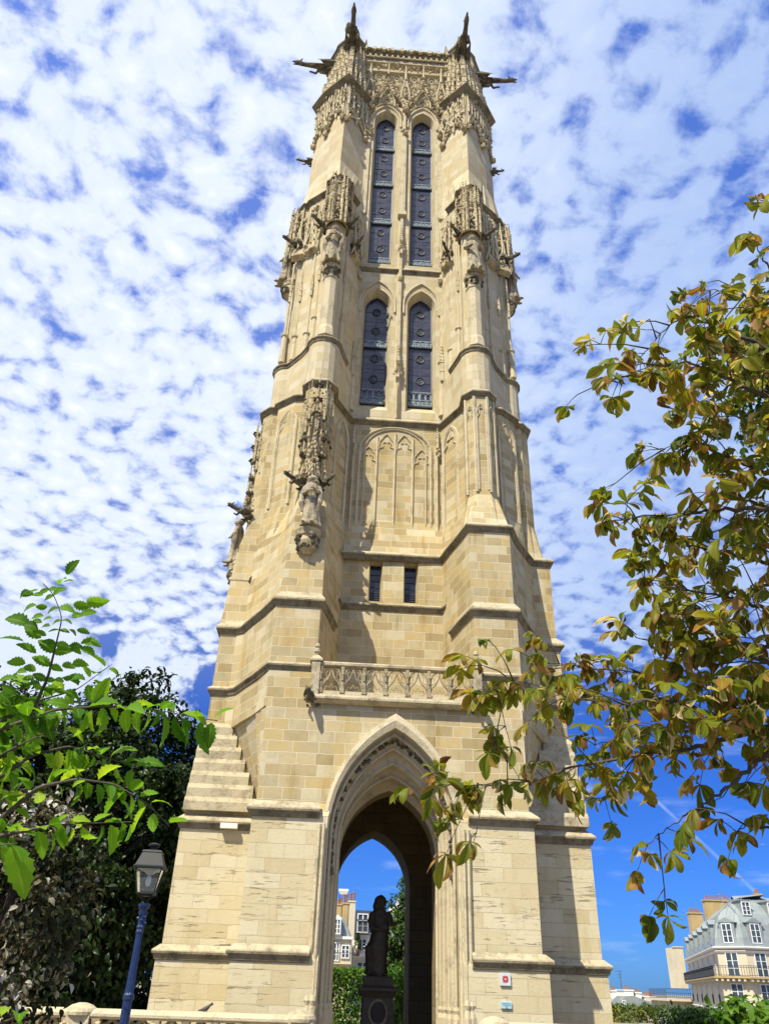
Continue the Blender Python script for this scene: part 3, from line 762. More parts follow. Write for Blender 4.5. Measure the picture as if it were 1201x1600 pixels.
def gargoyle(L, k=1.0, seed=0):
    """winged beast lying out from the wall along -Y"""
    random.seed(100 + seed); m = MB()
    s = L
    path = [(0, .25, -.02), (0, 0, 0), (0, -.28 * s, .06 * s), (0, -.55 * s, .05 * s), (0, -.78 * s, .02 * s), (0, -.92 * s, .05 * s), (0, -1.0 * s, .03 * s)]
    rr = [.15 * k, .17 * k, .15 * k, .115 * k, .085 * k, .10 * k, .05 * k]
    m.tube(path, rr, 8)
    m.ball((0, -.93 * s, .055 * s), .11 * k, (.85, 1.25, .9), 8, 6)
    m.tube([(0, -.97 * s, .07 * s), (0, -1.06 * s, .07 * s)], [.06 * k, .03 * k], 6)          # upper jaw
    m.tube([(0, -.95 * s, -.01 * s), (0, -1.03 * s, -.045 * s)], [.05 * k, .02 * k], 6)       # lower jaw
    for sx in (1, -1):
        m.tube([(sx * .06 * k, -.88 * s, .05 * s + .06 * k), (sx * .11 * k, -.84 * s, .05 * s + .19 * k)], [.04 * k, .01 * k], 5)   # ears
        m.loft([[(sx * .12 * k, -.30 * s, .02), (sx * .14 * k, -.02 * s, .0), (sx * .16 * k, -.02 * s, -.04), (sx * .14 * k, -.30 * s, -.03)],
                [(sx * .26 * k, -.42 * s, .12 * k), (sx * .30 * k, -.06 * s, .16 * k), (sx * .33 * k, -.06 * s, .12 * k), (sx * .29 * k, -.42 * s, .08 * k)],
                [(sx * .20 * k, -.50 * s, .26 * k), (sx * .26 * k, -.2 * s, .32 * k), (sx * .28 * k, -.2 * s, .30 * k), (sx * .22 * k, -.50 * s, .24 * k)]], True)   # wings
        m.tube([(sx * .13 * k, -.45 * s, 0), (sx * .19 * k, -.5 * s, -.13 * k), (sx * .13 * k, -.64 * s, -.17 * k)], [.06 * k, .05 * k, .035 * k], 6)  # forelegs
        m.tube([(sx * .15 * k, -.05 * s, -.05), (sx * .2 * k, -.14 * s, -.2 * k), (sx * .14 * k, -.24 * s, -.24 * k)], [.08 * k, .06 * k, .04 * k], 6)
    for i in range(7): m.blob((0, -.1 * s - i * .11 * s, .06 * s + .12 * k * (1 - i * .07)), .04 * k, j=.3)
    return m
gi = 0
def put_gargoyle(p, q, k=1.0, mat=None):
    global gi
    p, q = Vector(p), Vector(q); d = q - p; gi += 1
    a = math.atan2(d.x, -d.y); el = math.asin(d.z / d.length)
    T = Matrix.Translation(p) @ Matrix.Rotation(a, 4, 'Z') @ Matrix.Rotation(-el, 4, 'X')
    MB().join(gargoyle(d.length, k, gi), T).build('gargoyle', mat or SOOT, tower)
for s in (1, -1):
    put_gargoyle((s * 3.42, .95, 50.5), (s * 3.36, -1.65, 50.75), 1.5)
    put_gargoyle((s * 4.25, 2.0, 50.4), (s * 6.95, 1.85, 50.6), 1.5)
    put_gargoyle((s * 2.44, -2.35, 8.72), (s * 2.62, -3.15, 8.80), .85)
    put_gargoyle((s * 3.55, -.15, 32.5), (s * 4.42, -.85, 32.75), .95)
    put_gargoyle((s * 3.0, -.15, 32.5), (s * 2.22, -.9, 32.75), .95)
    put_gargoyle((s * 4.85, .95, 32.4), (s * 5.85, .5, 32.7), 1.0)
    put_gargoyle((s * 2.45, .8, 32.3), (s * 1.95, -.1, 32.4), .8)
put_gargoyle((-5.05, 2.1, 41.0), (-6.0, 2.05, 41.15), .7); put_gargoyle((5.05, 1.8, 41.0), (5.72, 1.7, 41.1), .7)
put_gargoyle((-3.45, -1.35, 17.0), (-4.15, -1.9, 17.15), .8); put_gargoyle((-2.95, -1.35, 17.0), (-2.38, -1.9, 17.15), .8)
put_gargoyle((-5.6, .9, 16.9), (-6.4, .45, 17.1), .85)
random.seed(21)
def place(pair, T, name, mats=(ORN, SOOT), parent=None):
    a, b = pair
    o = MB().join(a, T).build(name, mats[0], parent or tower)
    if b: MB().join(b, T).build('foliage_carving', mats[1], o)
    return o
NX = 3.24
for s in (1, -1):
    place(canopy_high(), rotz(0, (s * NX, -.36, 32.5)), 'niche_canopy')
    place(corbel(.42, .8), rotz(0, (s * NX, -.72, 29.3)), 'statue_corbel')
    sh = MB(); sh.lathe([(.44, 24.95), (.40, 25.4), (.33, 25.6), (.33, 28.5), (.38, 28.55), (.38, 28.7), (.3, 28.75)], (s * NX, -.66), 8); sh.build('pedestal_shaft', TRIM, tower)
    place(canopy_high(), rotz(s * math.pi / 2, (s * 5.1, 1.65, 32.35)), 'niche_canopy')
    place(corbel(.46, 1.0), rotz(s * math.pi / 2, (s * 5.28, 1.65, 30.6)), 'statue_corbel')
place(canopy_low(), rotz(0, (-3.22, -1.22, 17.15)) @ Matrix.Diagonal((.80, .9, 1, 1)), 'niche_canopy')
place(corbel(.42, .95), rotz(0, (-3.10, -1.85, 14.85)), 'statue_corbel')
place(canopy_low(), rotz(-math.pi / 2, (-5.42, 1.6, 17.1)) @ Matrix.Diagonal((.8, .8, 1, 1)), 'niche_canopy')
place(corbel(.42, .95), rotz(-math.pi / 2, (-5.75, 1.2, 14.9)), 'statue_corbel')

# ---- blind tracery on the panelled stage
def on_plane(p0, p1, out=.0):
    p0, p1 = Vector((*p0, 0)), Vector((*p1, 0)); t = (p1 - p0).normalized(); n = Vector((t.y, -t.x, 0))
    if n.y > 0: n = -n
    mid = (p0 + p1) / 2
    return lambda x, z, o=out: tuple(mid + t * x + n * o + Vector((0, 0, z)))
def blind_panel(mb, p0, p1, w, z0, zs, za, r=.05, cusps=True):
    f = on_plane(p0, p1, .03)
    A = arch_pts(w, zs, za, z0, 8)
    mb.tube([f(x, z) for x, z in A], r, 5)
    mb.tube([f(x * .86, z - .08 if z > zs else z) for x, z in A], r * .55, 5)
    if cusps:
        for s in (1, -1):
            mb.tube([f(s * w * .85, zs - .25), f(s * w * .42, zs - .05), f(s * w * .5, zs + .18), f(s * w * .1, zs + .2), f(0, za - .15)], r * .6, 4)
m = MB()
blind_panel(m, (-1, 1.25), (1, 1.25), 1.5, 15.9, 20.75, 21.9, .06, False)
f = on_plane((-1, 1.25), (1, 1.25), .03)
for x in (-.75, 0, .75):
    m.loft([[f(x - .07, z, -.01), f(x, z, .09), f(x + .07, z, -.01)] for z in (15.7, 21.6 - abs(x) * .3)], True)
for c in (-1.12, -.375, .375, 1.12):
    zt = 21.45 if abs(c) < 1 else 20.75
    for s in (1, -1):
        m.tube([f(c + s * .34, zt - .75), f(c + s * .30, zt - .3), f(c + s * .12, zt - .02), f(c, zt + .1)], .026, 5)
        m.tube([f(c + s * .32, zt - .62), f(c + s * .14, zt - .55), f(c + s * .17, zt - .33), f(c + s * .03, zt - .3)], .02, 4)
for s in (1, -1):
    m.loft([[f(s * 1.76 - .1, z, -.01), f(s * 1.76, z, .16), f(s * 1.76 + .1, z, -.01)] for z in (15.7, 21.0)], True)
    q = MB(); pinnacle(q, (s * 1.76, 1.12, 20.9), 1.1, .05); m.join(q)
    for k in range(5): m.blob((s * 1.76 + random.uniform(-.1, .1), 1.1, 20.5 + k * .1), .07)
    blind_panel(m, (s * 1.98, 1.18), (s * 2.56, .2), .48, 16.6, 20.9, 21.75, .06)
    blind_panel(m, (s * 3.98, -.12), (s * 4.98, .53), .46, 17.0, 20.9, 21.65, .055)
m.build('blind_tracery', TRIM, tower)
m = MB(); oc = nose('oct', 2.68, 3.80, -.1, -1.08)      # panelled right pier
for i in (1, 3, 5, 7): m.tube([(oc[i][0], oc[i][1], 17.4), (oc[i][0], oc[i][1], 22.0)], .07, 5)
for i, j in ((1, 3), (3, 5), (5, 7)):
    blind_panel(m, oc[i] if oc[i][0] < oc[j][0] else oc[j], oc[j] if oc[i][0] < oc[j][0] else oc[i], .19, 17.5, 21.2, 21.6, .035)
m.build('pier_panelling', TRIM, tower)
# ---- colonnettes and little niches of the bell stage
for s in (1, -1):
    m, d = MB(), MB()
    for x, y, z0, z1, zc in ((2.66, .25, 25.0, 32.4, 27.0), (3.86, .2, 25.0, 32.4, 27.0), (2.38, .82, 25.0, 32.0, 26.2), (4.16, .40, 25.0, 31.6, 26.2), (4.7, .86, 25, 31.4, 26.4), (2.02, 1.46, 22.9, 45.6, 26.0), (5.2, 1.05, 25, 31.4, 26.6)):
        m = MB(); m.tube([(s * x, y, z0), (s * x, y, zc)], [.16, .12], 8); m.tube([(s * x, y, zc), (s * x, y, z1)], .055, 6)
        m.lathe([(.12, zc - .05), (.18, zc), (.18, zc + .06), (.08, zc + .14)], (s * x, y), 8)
        zp = zc + (z1 - zc) * .45
        if z1 < 40: pinnacle(m, (s * x, y - .06, zp), 1.4, .05)
        m.build('colonnette', TRIM, tower)
    for a, b in (((3.9, .15), (4.72, .86)), ((4.72, .86), (5.3, 1.05)), ((2.05, 1.3), (2.66, .3))):   # hanging niche heads on the flanks
        g = on_plane((s * a[0], a[1]), (s * b[0], b[1]), .0); m, d = MB(), MB()
        for k in range(36):
            t = random.random(); w_ = .42 * (1 - .55 * abs(t - .35))
            d.blob(g(random.uniform(-w_, w_), 31.7 + 3.4 * t, .05 + .10 * (1 - t) + random.uniform(0, .14)), random.uniform(.045, .105), (1, 1, 1.2), .35)
        for k in (-.32, 0, .32):
            m.tube([g(k, 32.2, .26), g(k, 34.0, .2), g(k, 35.4, .12)], [.05, .05, .015], 5)
        for q in (1, -1): m.tube([g(q * .42, 31.7, .15), g(q * .34, 32.3, .25), g(q * .08, 32.9, .28), g(0, 33.8, .25)], .045, 5)
        d.loft([[g(x, 31.6, .0), g(x * .8, 31.75, .25), g(x * .6, 32.3, .2)] for x in (-.4, 0, .4)], False, False)
        o = m.build('niche_head', TRIM, tower); d.build('foliage_carving', ORN, o)
m, d = MB(), MB()                                     # slim buttress shafts between the windows
m.tube([(0, 1.38, 22.4), (0, 1.38, 45.2)], .10, 4)
m.loft([[(-.16, 1.52, z), (0, 1.2 if z < 24.5 else 1.34, z), (.16, 1.52, z)] for z in (22.5, 24.0, 25.0, 46.0)], True)
m.box((-.22, 1.18, 36.0), (.22, 1.55, 36.25))
m.box((-.15, 1.32, 36.25), (.15, 1.55, 43.2))
for z in (24.8, 33.0): pn = MB(); pinnacle(pn, (0, 1.25, z), 2.0, .07); pn.build('pinnacle', TRIM, tower); gable(d, .16, .5, .03, 1.16, .3, 0, z + .1, .05, False)
for s in (1, -1):
    for q in ((s * 2.02, 1.32, 24.8), (s * 2.02, 1.30, 32.4)): pn = MB(); pinnacle(pn, q, 2.2, .075); pn.build('pinnacle', TRIM, tower)
    m.box((s * 2.1 - .16, 1.28, 36.0), (s * 2.1 + .16, 1.6, 36.25))
    m.box((s * 2.04 - .13, 1.40, 36.25), (s * 2.04 + .13, 1.6, 43.4))
for cx in WX:
    for zs, za, zb in ((29.65, 31.15, 26.0), (44.7, 46.15, 36.3)):
        m.tube([(cx + x, 1.47, z) for x, z in arch_pts(.86, zs, za, zs - .6, 9)], .07, 6)
        m.tube([(cx + x, 1.53, z) for x, z in arch_pts(.72, zs, za - .22, zs - .6, 9)], .05, 5)
    for k in range(34):
        a = math.pi * (k + .5) / 34; d.blob((cx + .97 * math.cos(a), 1.42, 44.75 + 1.5 * math.sin(a)), random.uniform(.05, .09))
for x in (-2.02, 0, 2.02):
    for z in (43.3, 45.6):
        for k in range(12): d.blob((x + random.uniform(-.2, .2), 1.25 + random.uniform(-.1, .15), z + random.uniform(-.25, .25)), random.uniform(.07, .13))
for x in (-1.98, 0.0, 1.98): d.blob((x, 1.32, 31.3), .15, (1, 1, 1.6))
o = m.build('window_surround', TRIM, tower); d.build('niche_carving', ORN, o)

# ---- crown: tracery frieze, ogee gables, arcaded cornice
m, d = MB(), MB()
yw = 1.66
for cx in WX:
    m, d = MB(), MB(); og = [(cx + x, 1.30, z) for x, z in ogee(1.0, 45.7, 48.9, 10)]
    m.tube(og, .085, 6); m.tube([(cx, 1.28, 48.7), (cx, 1.2, 50.3)], [.09, .03], 6); crockets(d, og, .11, .28, .04)
    m.tube([(cx + x, 1.5, z) for x, z in arch_pts(.45, 46.6, 47.9, 46.1, 6)], .05, 5)
    d.blob((cx, 1.22, 48.9), .17, (1.2, 1, .7))
    o = m.build('ogee_gable', TRIM, tower); d.build('crocket', ORN, o)
for x in (-2.16, 0, 2.16):
    m, d = MB(), MB()
    for s in (1, -1): m.tube([(x + s * .24, 1.32, 46.5), (x + s * .25, 1.32, 47.4), (x + s * .1, 1.3, 48.3), (x, 1.28, 49.1)], .05, 5)
    m.tube([(x, 1.28, 48.7), (x, 1.24, 50.2)], [.10, .03], 6)
    d.box((x - .12, 1.42, 46.4), (x + .12, 1.62, 47.6)); d.ball((x, 1.36, 47.2), .13, (1, 1, 1.6), 8, 6)
    m.spire((x, 1.30, 49.1), .9, .08)
    o = m.build('slender_niche', TRIM, tower); d.build('niche_figure', ORN, o)
m, d = MB(), MB()
for row in range(5):                                   # reticulated tracery
    z = 46.75 + row * .64
    for i in range(-4, 5):
        x = i * .54 + (.27 if row % 2 else 0)
        if abs(x) > 2.5: continue
        m.tube([(x + .26 * math.sin(a), 1.56, z + .36 * math.cos(a)) for a in [k * math.pi / 3 for k in range(6)]], .034, 5, closed=True)
        for s in (1, -1): m.tube([(x, 1.58, z - .3), (x + s * .13, 1.58, z - .02), (x, 1.58, z + .16)], .024, 4)
encrust(d, 70, lambda s, t: (-2.5 + 5 * s, 1.60, 46.2 + 1.4 * t), .05, .10)
encrust(d, 60, lambda s, t: (-2.6 + 5.2 * s, 1.52, 50.15 + .55 * t), .05, .11)
for i in range(15):                                    # open arcade under the cornice
    x = -2.45 + i * .35
    m.tube([(x + .17 * math.cos(a), 1.42, 51.62 - .30 * math.sin(a)) for a in [math.pi * k / 6 for k in range(7)]], .045, 5)
    m.blob((x + .175, 1.40, 51.30), .06)
for i in range(10):
    x = -2.6 + i * .58; m.box((x - .11, 1.28, 52.0), (x + .11, 1.45, 52.3)); 
encrust(d, 70, lambda s, t: (-2.8 + 5.6 * s, 1.40, 52.1 + .2 * t), .04, .08)
o = m.build('crown_tracery', TRIM, tower); d.build('foliage_carving', ORN, o)
# carved skins of the four corner piers at the top
def carved_face(m, d, p0, p1, z0, z1, dens, lean=0.0, curve=True):
    f = on_plane(p0, p1, .02); w = (Vector(p0) - Vector(p1)).length / 2; H = z1 - z0
    for x in (-.92, -.45, 0, .45, .92):
        zz = z0 + (.9 * (1 - x * x) if curve else 0)
        m.tube([f(x * w, zz, .06), f(x * w * (1 - lean * .3), z1, .06)], .045, 5)
        q = MB(); pinnacle(q, (0, 0, 0), min(1.6, H * .5), .05); m.join(q, Matrix.Translation(f(x * w, z0 + H * .42, .12)))
    for c in (-.46, .46):
        for s in (1, -1):
            m.tube([f(c * w + s * .45 * w, z0 + .4, .08), f(c * w + s * .38 * w, z0 + H * .25, .1), f(c * w + s * .1 * w, z0 + H * .42, .1), f(c * w, z0 + H * .65, .08)], .05, 5)
            m.tube([f(c * w + s * .4 * w, z0 + H * .95, .08), f(c * w + s * .3 * w, z0 + H * .7, .1), f(c * w, z0 + H * .55, .1)], .035, 5)
    for _ in range(dens):
        x = random.uniform(-1, 1); t = random.random() ** .8
        zz = z0 + (.8 * (1 - x * x) if curve else 0)
        d.blob(f(x * w * (1 - lean * t), zz + (z1 - zz) * t, .05 + random.uniform(0, .12)), random.uniform(.05, .12), (1, 1, 1.2), .35)
    if curve:                                          # curved lower edge with a bold drooping moulding
        P = [f(x * w, z0 - .05 + .95 * (1 - x * x), .10) for x in [k / 4 - 1 for k in range(9)]]
        m.tube(P, .07, 6); crockets(d, P, .12, .3, .05)
        for x in (-.95, .95): d.blob(f(x * w, z0 - .1, .12), .20, j=.3)
for s in (1, -1):
    m, d = MB(), MB()
    carved_face(m, d, (s * 2.25, 1.36), (s * 3.38, .2), 42.4, 45.9, 26)
    carved_face(m, d, (s * 3.44, .2), (s * 4.3, .98), 42.6, 45.9, 22)
    carved_face(m, d, (s * 4.36, 1.02), (s * 5.08, 1.92), 42.2, 45.9, 20)
    # leaning mass of pinnacles and foliage above the cap
    A = [(2.45, 1.3), (3.38, .30), (4.3, 1.1), (4.95, 2.0)]; B = [(2.8, 1.5), (3.34, .85), (3.95, 1.4), (4.35, 2.3)]
    for (a0, a1), (b0, b1) in zip(zip(A, A[1:]), zip(B, B[1:])):
        for _ in range(60):
            u, t = random.random(), random.random()
            x = (a0[0] + (a1[0] - a0[0]) * u) * (1 - t) + (b0[0] + (b1[0] - b0[0]) * u) * t
            y = (a0[1] + (a1[1] - a0[1]) * u) * (1 - t) + (b0[1] + (b1[1] - b0[1]) * u) * t
            d.blob((s * x, y - .05 - .16 * random.random(), 46.5 + 5.0 * t), random.uniform(.06, .14), (1, 1, 1.3), .35)
        for u in (.05, .35, .65, .95):
            for t in (.02, .34, .62):
                x = (a0[0] + (a1[0] - a0[0]) * u) * (1 - t) + (b0[0] + (b1[0] - b0[0]) * u) * t
                y = (a0[1] + (a1[1] - a0[1]) * u) * (1 - t) + (b0[1] + (b1[1] - b0[1]) * u) * t
                pn = MB(); pinnacle(pn, (s * x, y - .14, 46.4 + 5.0 * t), 2.1, .09); pn.build('pinnacle', TRIM, tower)
    o = m.build('corner_pinnacle', TRIM, tower); d.build('foliage_carving', ORN, o)

# ------------------------------------------------------------------ statues
def figure(h, seed=0, hood=False, bare=False, arms='fold'):
    random.seed(seed); m = MB(); n = 28
    P = [(0, .205, .17), (.03, .21, .175), (.1, .185, .155), (.22, .168, .14), (.36, .152, .128), (.47, .148, .12), (.56, .138, .112), (.66, .152, .118), (.74, .168, .115), (.79, .165, .10), (.82, .12, .085), (.842, .058, .056), (.862, .052, .055), (.88, .062, .068), (.905, .068, .078), (.935, .069, .08), (.965, .060, .07), (.988, .036, .044), (1.0, .01, .012)]
    ph = random.random() * 6; rings = []
    for t, a, b in P:
        amp = max(0, .095 * (1 - t / .78)) if t < .78 else 0
        if bare and t > .42: amp *= .2
        sway = .02 * math.sin(t * 3.2 + ph)
        rg = []
        for k in range(n):
            q = 2 * math.pi * k / n
            w = 1 + amp * (math.sin(7 * q + ph + 2.5 * t) + .6 * math.sin(11 * q + 1.7 * ph - 2 * t))
            rg.append((h * (sway + a * (.80 if t < .83 else 1.1) * w * math.cos(q)), h * (b * (.85 if t < .83 else 1.1) * w * math.sin(q) - (.012 if .86 < t < .96 else 0)), h * t))
        rings.append(rg)
    m.loft(rings, True)
    m.blob((0, -h * .088, h * .915), h * .018, (.8, 1.2, 1.3), .05)                       # nose
    for s in (1, -1):
        m.blob((s * h * .026, -h * .078, h * .93), h * .011, (1.2, .6, .7), .05)          # eyes
        m.blob((s * h * .070, 0, h * .92), h * .018, (.5, 1, 1.4), .05)                   # ears
    m.blob((0, -h * .083, h * .888), h * .016, (1.5, .6, .6), .05)                        # mouth
    m.ball((0, h * .012, h * .935), h * .078, (1.0, 1.0, 1.0 if not hood else 1.15), 12, 7)   # hair or hood
    if hood: m.ball((0, h * .02, h * .87), h * .10, (1.15, 1.0, .8), 12, 6)
    for s in (1, -1):
        sh, el = (s * h * .115, 0, h * .775), (s * h * .155, -h * .03, h * .625)
        ha = {'fold': (s * h * .045, -h * .165, h * (.62 + .03 * s)), 'down': (s * h * .17, -h * .10, h * .50), 'raise': (s * h * .09, -h * .17, h * (.66 if s > 0 else .55))}[arms]
        m.tube([sh, tuple((a * .5 + b * .5) for a, b in zip(sh, el)), el, tuple((a * .5 + b * .5) for a, b in zip(el, ha)), ha], [h * .042, h * .042, h * .04, h * .036, h * .026], 9)
        m.ball(ha, h * .030, (1, 1.1, .8), 8, 5)
        for k in range(4): m.tube([(ha[0] + (k - 1.5) * h * .012, ha[1] - h * .015, ha[2]), (ha[0] + (k - 1.5) * h * .014 - s * h * .02, ha[1] - h * .045, ha[2] - h * .012)], h * .007, 4)
        if not bare: m.tube([(el[0], el[1], el[2]), (el[0] * .95, el[1] - h * .01, h * .45), (el[0] * .8, el[1], h * .28)], [h * .045, h * .055, h * .02], 8)   # sleeve
        m.ball((s * h * .07, -h * .15, h * .012), h * .045, (.8, 1.5, .5), 8, 4)          # feet
    if arms == 'fold': m.box((-h * .05, -h * .205, h * .60), (h * .05, -h * .17, h * .69))   # book
    return m
def statue(name, label, loc, h, rot, seed, mat=STATUE, **k):
    o = MB().join(figure(h, seed, **k), rotz(rot, loc)).build(name, mat)
    o.location = (0, 0, 0)
    return tag(o, label, 'statue')
statue('statue', 'stone monk in a hood and robe on the bracket of the lower left niche', (-3.10, -2.08, 14.86), 2.1, -.1, 3, hood=True)
statue('statue', 'stone saint in a long cloak holding a book in the upper left niche', (-NX, -.98, 29.32), 2.5, -.15, 5)
statue('statue', 'bare chested stone saint with bent arms in the upper right niche', (NX, -.98, 29.32), 2.55, .1, 8, bare=True, arms='raise')
statue('statue', 'stone figure seen in profile low on the left edge of the tower', (-5.98, 1.15, 14.9), 2.0, -math.pi / 2, 11, arms='down')
statue('statue', 'small stone figure seen in outline on the right edge of the tower', (5.62, 1.6, 30.6), 2.4, math.pi / 2, 13, arms='down')
statue('statue', 'small stone figure seen in outline high on the left edge of the tower', (-5.62, 1.6, 30.6), 2.4, -math.pi / 2, 14, arms='down')
# beasts sitting on the corners of the platform
for s, lab in ((-1, 'pale winged stone beast sitting on the top left corner of the tower'), (1, 'grey winged stone beast sitting on the top right corner of the tower')):
    m = MB(); c = (s * 3.5, 1.9)
    m.loft([[(c[0] + a * q, c[1] + b * q * 1.2 + dy, z) for a, b in [(math.cos(k * .524), math.sin(k * .524)) for k in range(12)]] for q, dy, z in ((.55, 0, 52.3), (.66, 0, 52.7), (.60, .05, 53.3), (.48, .02, 53.9), (.30, -.12, 54.3), (.2, -.2, 54.5))], True)
    m.ball((c[0] + s * .22, c[1] - .28, 54.62), .34, (1, 1.1, .95), 12, 8); m.ball((c[0] + s * .3, c[1] - .62, 54.5), .17, (1, 1.2, .8), 10, 6)
    for q in (1, -1):
        m.blob((c[0] + s * .22 + q * .22, c[1] - .2, 54.92), .13)
        m.tube([(c[0] + q * .25, c[1] - .45, 53.5), (c[0] + q * .28, c[1] - .62, 52.9), (c[0] + q * .27, c[1] - .72, 52.35)], [.17, .13, .15], 8)
        m.loft([[(c[0] - s * .2 + q * .42, c[1] + .1, 53.2), (c[0] - s * .2 + q * .50, c[1] + .15, 53.2), (c[0] - s * .2 + q * .50, c[1] + .7, 53.0), (c[0] - s * .2 + q * .42, c[1] + .7, 53.0)],
                [(c[0] - s * .35 + q * .5, c[1] + .2, 54.6), (c[0] - s * .35 + q * .56, c[1] + .2, 54.6), (c[0] - s * .5 + q * .56, c[1] + 1.0, 53.9), (c[0] - s * .5 + q * .5, c[1] + 1.0, 53.9)]], True)
    tag(m.build('statue', STATUE, smooth=False), lab, 'statue')
random.seed(33)
# ------------------------------------------------------------------ ground, terrace balustrade, street lamp, statue under the arch
GZ = -0.4
g = MB(); g.box((-900, -300, GZ - .3), (900, 1500, GZ)); tag(g.build('ground', simple('gravel', (.22, .19, .14), .95, .2, 3, 0, .5)), kind='structure')
BY = -5.0
def balustrade(x0, x1, label, ends):
    t = thing('stone_balustrade', label, 'balustrade', ((x0 + x1) / 2, BY, GZ))
    m = MB(); prof = [(-.17, -.10), (.17, -.10), (.22, -.05), (.22, .0), (.15, .06), (0, .085), (-.15, .06), (-.22, .0), (-.22, -.05)]
    m.loft([[(x, BY + a, .88 + b) for a, b in prof] for x in np.linspace(x0, x1, 9)], True); m.build('coping', TRIM, t)
    m = MB(); m.box((x0, BY - .15, GZ), (x1, BY + .15, .05)); m.build('plinth', TRIM, t)
    m = MB(); n = max(1, int(round((x1 - x0) / .62))); L = (x1 - x0) / n
    for i in range(n):
        c = x0 + (i + .5) * L
        m.box((c + L / 2 - .05, BY - .10, .0), (c + L / 2 + .05, BY + .10, .80))
        for s in (1, -1):
            m.tube([(c + s * (L / 2 - .04), BY, .1), (c + s * (L / 2 - .06), BY, .45), (c + s * .14, BY, .66), (c, BY, .80)], .045, 6)
            m.tube([(c + s * .13 + .10 * math.cos(k * math.pi / 5), BY - .02, .60 + .10 * math.sin(k * math.pi / 5)) for k in range(10)], .035, 5, closed=True)
        m.loft([[(c - L / 2 - .09, BY - .2, .80), (c - L / 2 + .09, BY - .2, .80), (c - L / 2 + .09, BY + .1, .80), (c - L / 2 - .09, BY + .1, .80)], [(c - L / 2 - .05, BY - .12, .52), (c - L / 2 + .05, BY - .12, .52), (c - L / 2 + .05, BY + .1, .52), (c - L / 2 - .05, BY + .1, .52)]], True)
        for k in range(4): m.blob((c - L / 2 + random.uniform(-.07, .07), BY - .2, .70 - k * .05), .06)
    m.build('pierced_panel', ORN, t)
    for x in ends:
        m = MB(); m.box((x - .24, BY - .24, GZ), (x + .24, BY + .24, .84), .01)
        m.lathe([(.33, .84), (.34, .90), (.31, .96), (.22, 1.02), (.08, 1.06)], (x, BY), 20)
        m.build('pier', TRIM, t)
balustrade(-12.0, -2.0, 'carved stone balustrade with a rounded coping in front of the tower left of the archway', (-6.75, -2.08))
balustrade(2.0, 9.0, 'carved stone balustrade along the tower foot right of the archway below the wall signs', (2.15,))
# pigeon
m = MB(); bx, bz = -4.12, .965; PS = .72
m.loft([[(bx + dx * PS, BY + PS * r * .8 * math.cos(k * .785), bz + PS * dz + PS * r * math.sin(k * .785)) for k in range(8)] for dx, dz, r in ((-.24, .03, .012), (-.15, .045, .03), (-.06, .07, .06), (.03, .10, .075), (.09, .145, .055), (.12, .185, .042), (.15, .205, .045), (.18, .20, .025), (.205, .19, .006))], True)
for s in (.02, -.03): m.tube([(bx + s, BY + s, bz - .005), (bx + s, BY + s, bz + .06)], .008, 4)
tag(m.build('pigeon', simple('grey_feathers', (.05, .045, .045), .6, .4, 20), smooth=True), 'small dark pigeon perched on the balustrade coping', 'bird')
# street lamp
LX, LY = -4.86, -9.5
BLUE = simple('blue_paint', (.009, .027, .10), .42, .25, 7, 0, .15, 30)
IRON = simple('dark_iron', (.012, .014, .015), .6, .3, 12)
t = thing('street_lamp', 'blue fluted street lamp with a square glass lantern beside the tower', 'street lamp', (LX, LY, GZ))
m = MB(); n = 24
prof = [(.17, GZ), (.17, GZ + .3), (.12, GZ + .5), (.105, GZ + .9), (.13, GZ + .94), (.13, GZ + 1.0), (.098, GZ + 1.08), (.094, 1.22), (.105, 1.25), (.105, 1.31), (.09, 1.34), (.088, 1.36), (.066, 2.20), (.085, 2.24), (.07, 2.28), (.085, 2.31), (.07, 2.35), (.072, 2.5), (.085, 2.58), (.12, 2.64), (.125, 2.67), (.05, 2.69)]
m.loft([[(LX + .84 * r * (1 - (.10 if (k % 2 and r < .1) else 0)) * math.cos(2 * math.pi * k / n), LY + .84 * r * (1 - (.10 if (k % 2 and r < .1) else 0)) * math.sin(2 * math.pi * k / n), z) for k in range(n)] for r, z in prof], True)
for k in range(10): m.blob((LX + .07 * math.cos(k * 2.4), LY + .07 * math.sin(k * 2.4), 2.38 + .018 * k), .025)
m.build('post', BLUE, t)
sq = lambda w, z, a=.06: [(LX + w * (math.cos(a) * p - math.sin(a) * q), LY + w * (math.sin(a) * p + math.cos(a) * q), z) for p, q in ((-1, -1), (1, -1), (1, 1), (-1, 1))]
m = MB()
for k in range(4):
    a, b = sq(.148, 2.84)[k], sq(.225, 3.24)[k]; m.tube([a, b], .014, 4)
    m.tube([(LX, LY, 2.70), tuple(v * .6 + w * .4 for v, w in zip((LX, LY, 2.70), a)), a], .014, 5)
    for q, w, z in ((.148, .148, 2.84), (.225, .225, 3.24)): m.tube([sq(w, z)[k], sq(w, z)[(k + 1) % 4]], .016, 4)
m.loft([sq(.09, 2.80), sq(.15, 2.83), sq(.15, 2.85)], True)
m.build('lantern_frame', IRON, t)
m = MB(); m.loft([sq(.27, 3.235), sq(.275, 3.265), sq(.245, 3.285), sq(.165, 3.50), sq(.175, 3.51), sq(.16, 3.535), sq(.07, 3.56)], True)
m.lathe([(.05, 3.54), (.05, 3.60), (.10, 3.62), (.11, 3.645), (.06, 3.67), (.02, 3.68)], (LX, LY), 12)
m.build('lantern_roof', IRON, t)
gm, w, b = new_mat('lantern_glass')
b.inputs['Base Color'].default_value = (.75, .82, .85, 1); b.inputs['Roughness'].default_value = .05; b.inputs['Transmission Weight'].default_value = .9; b.inputs['IOR'].default_value = 1.05; b.inputs['Specular IOR Level'].default_value = .6
m = MB()
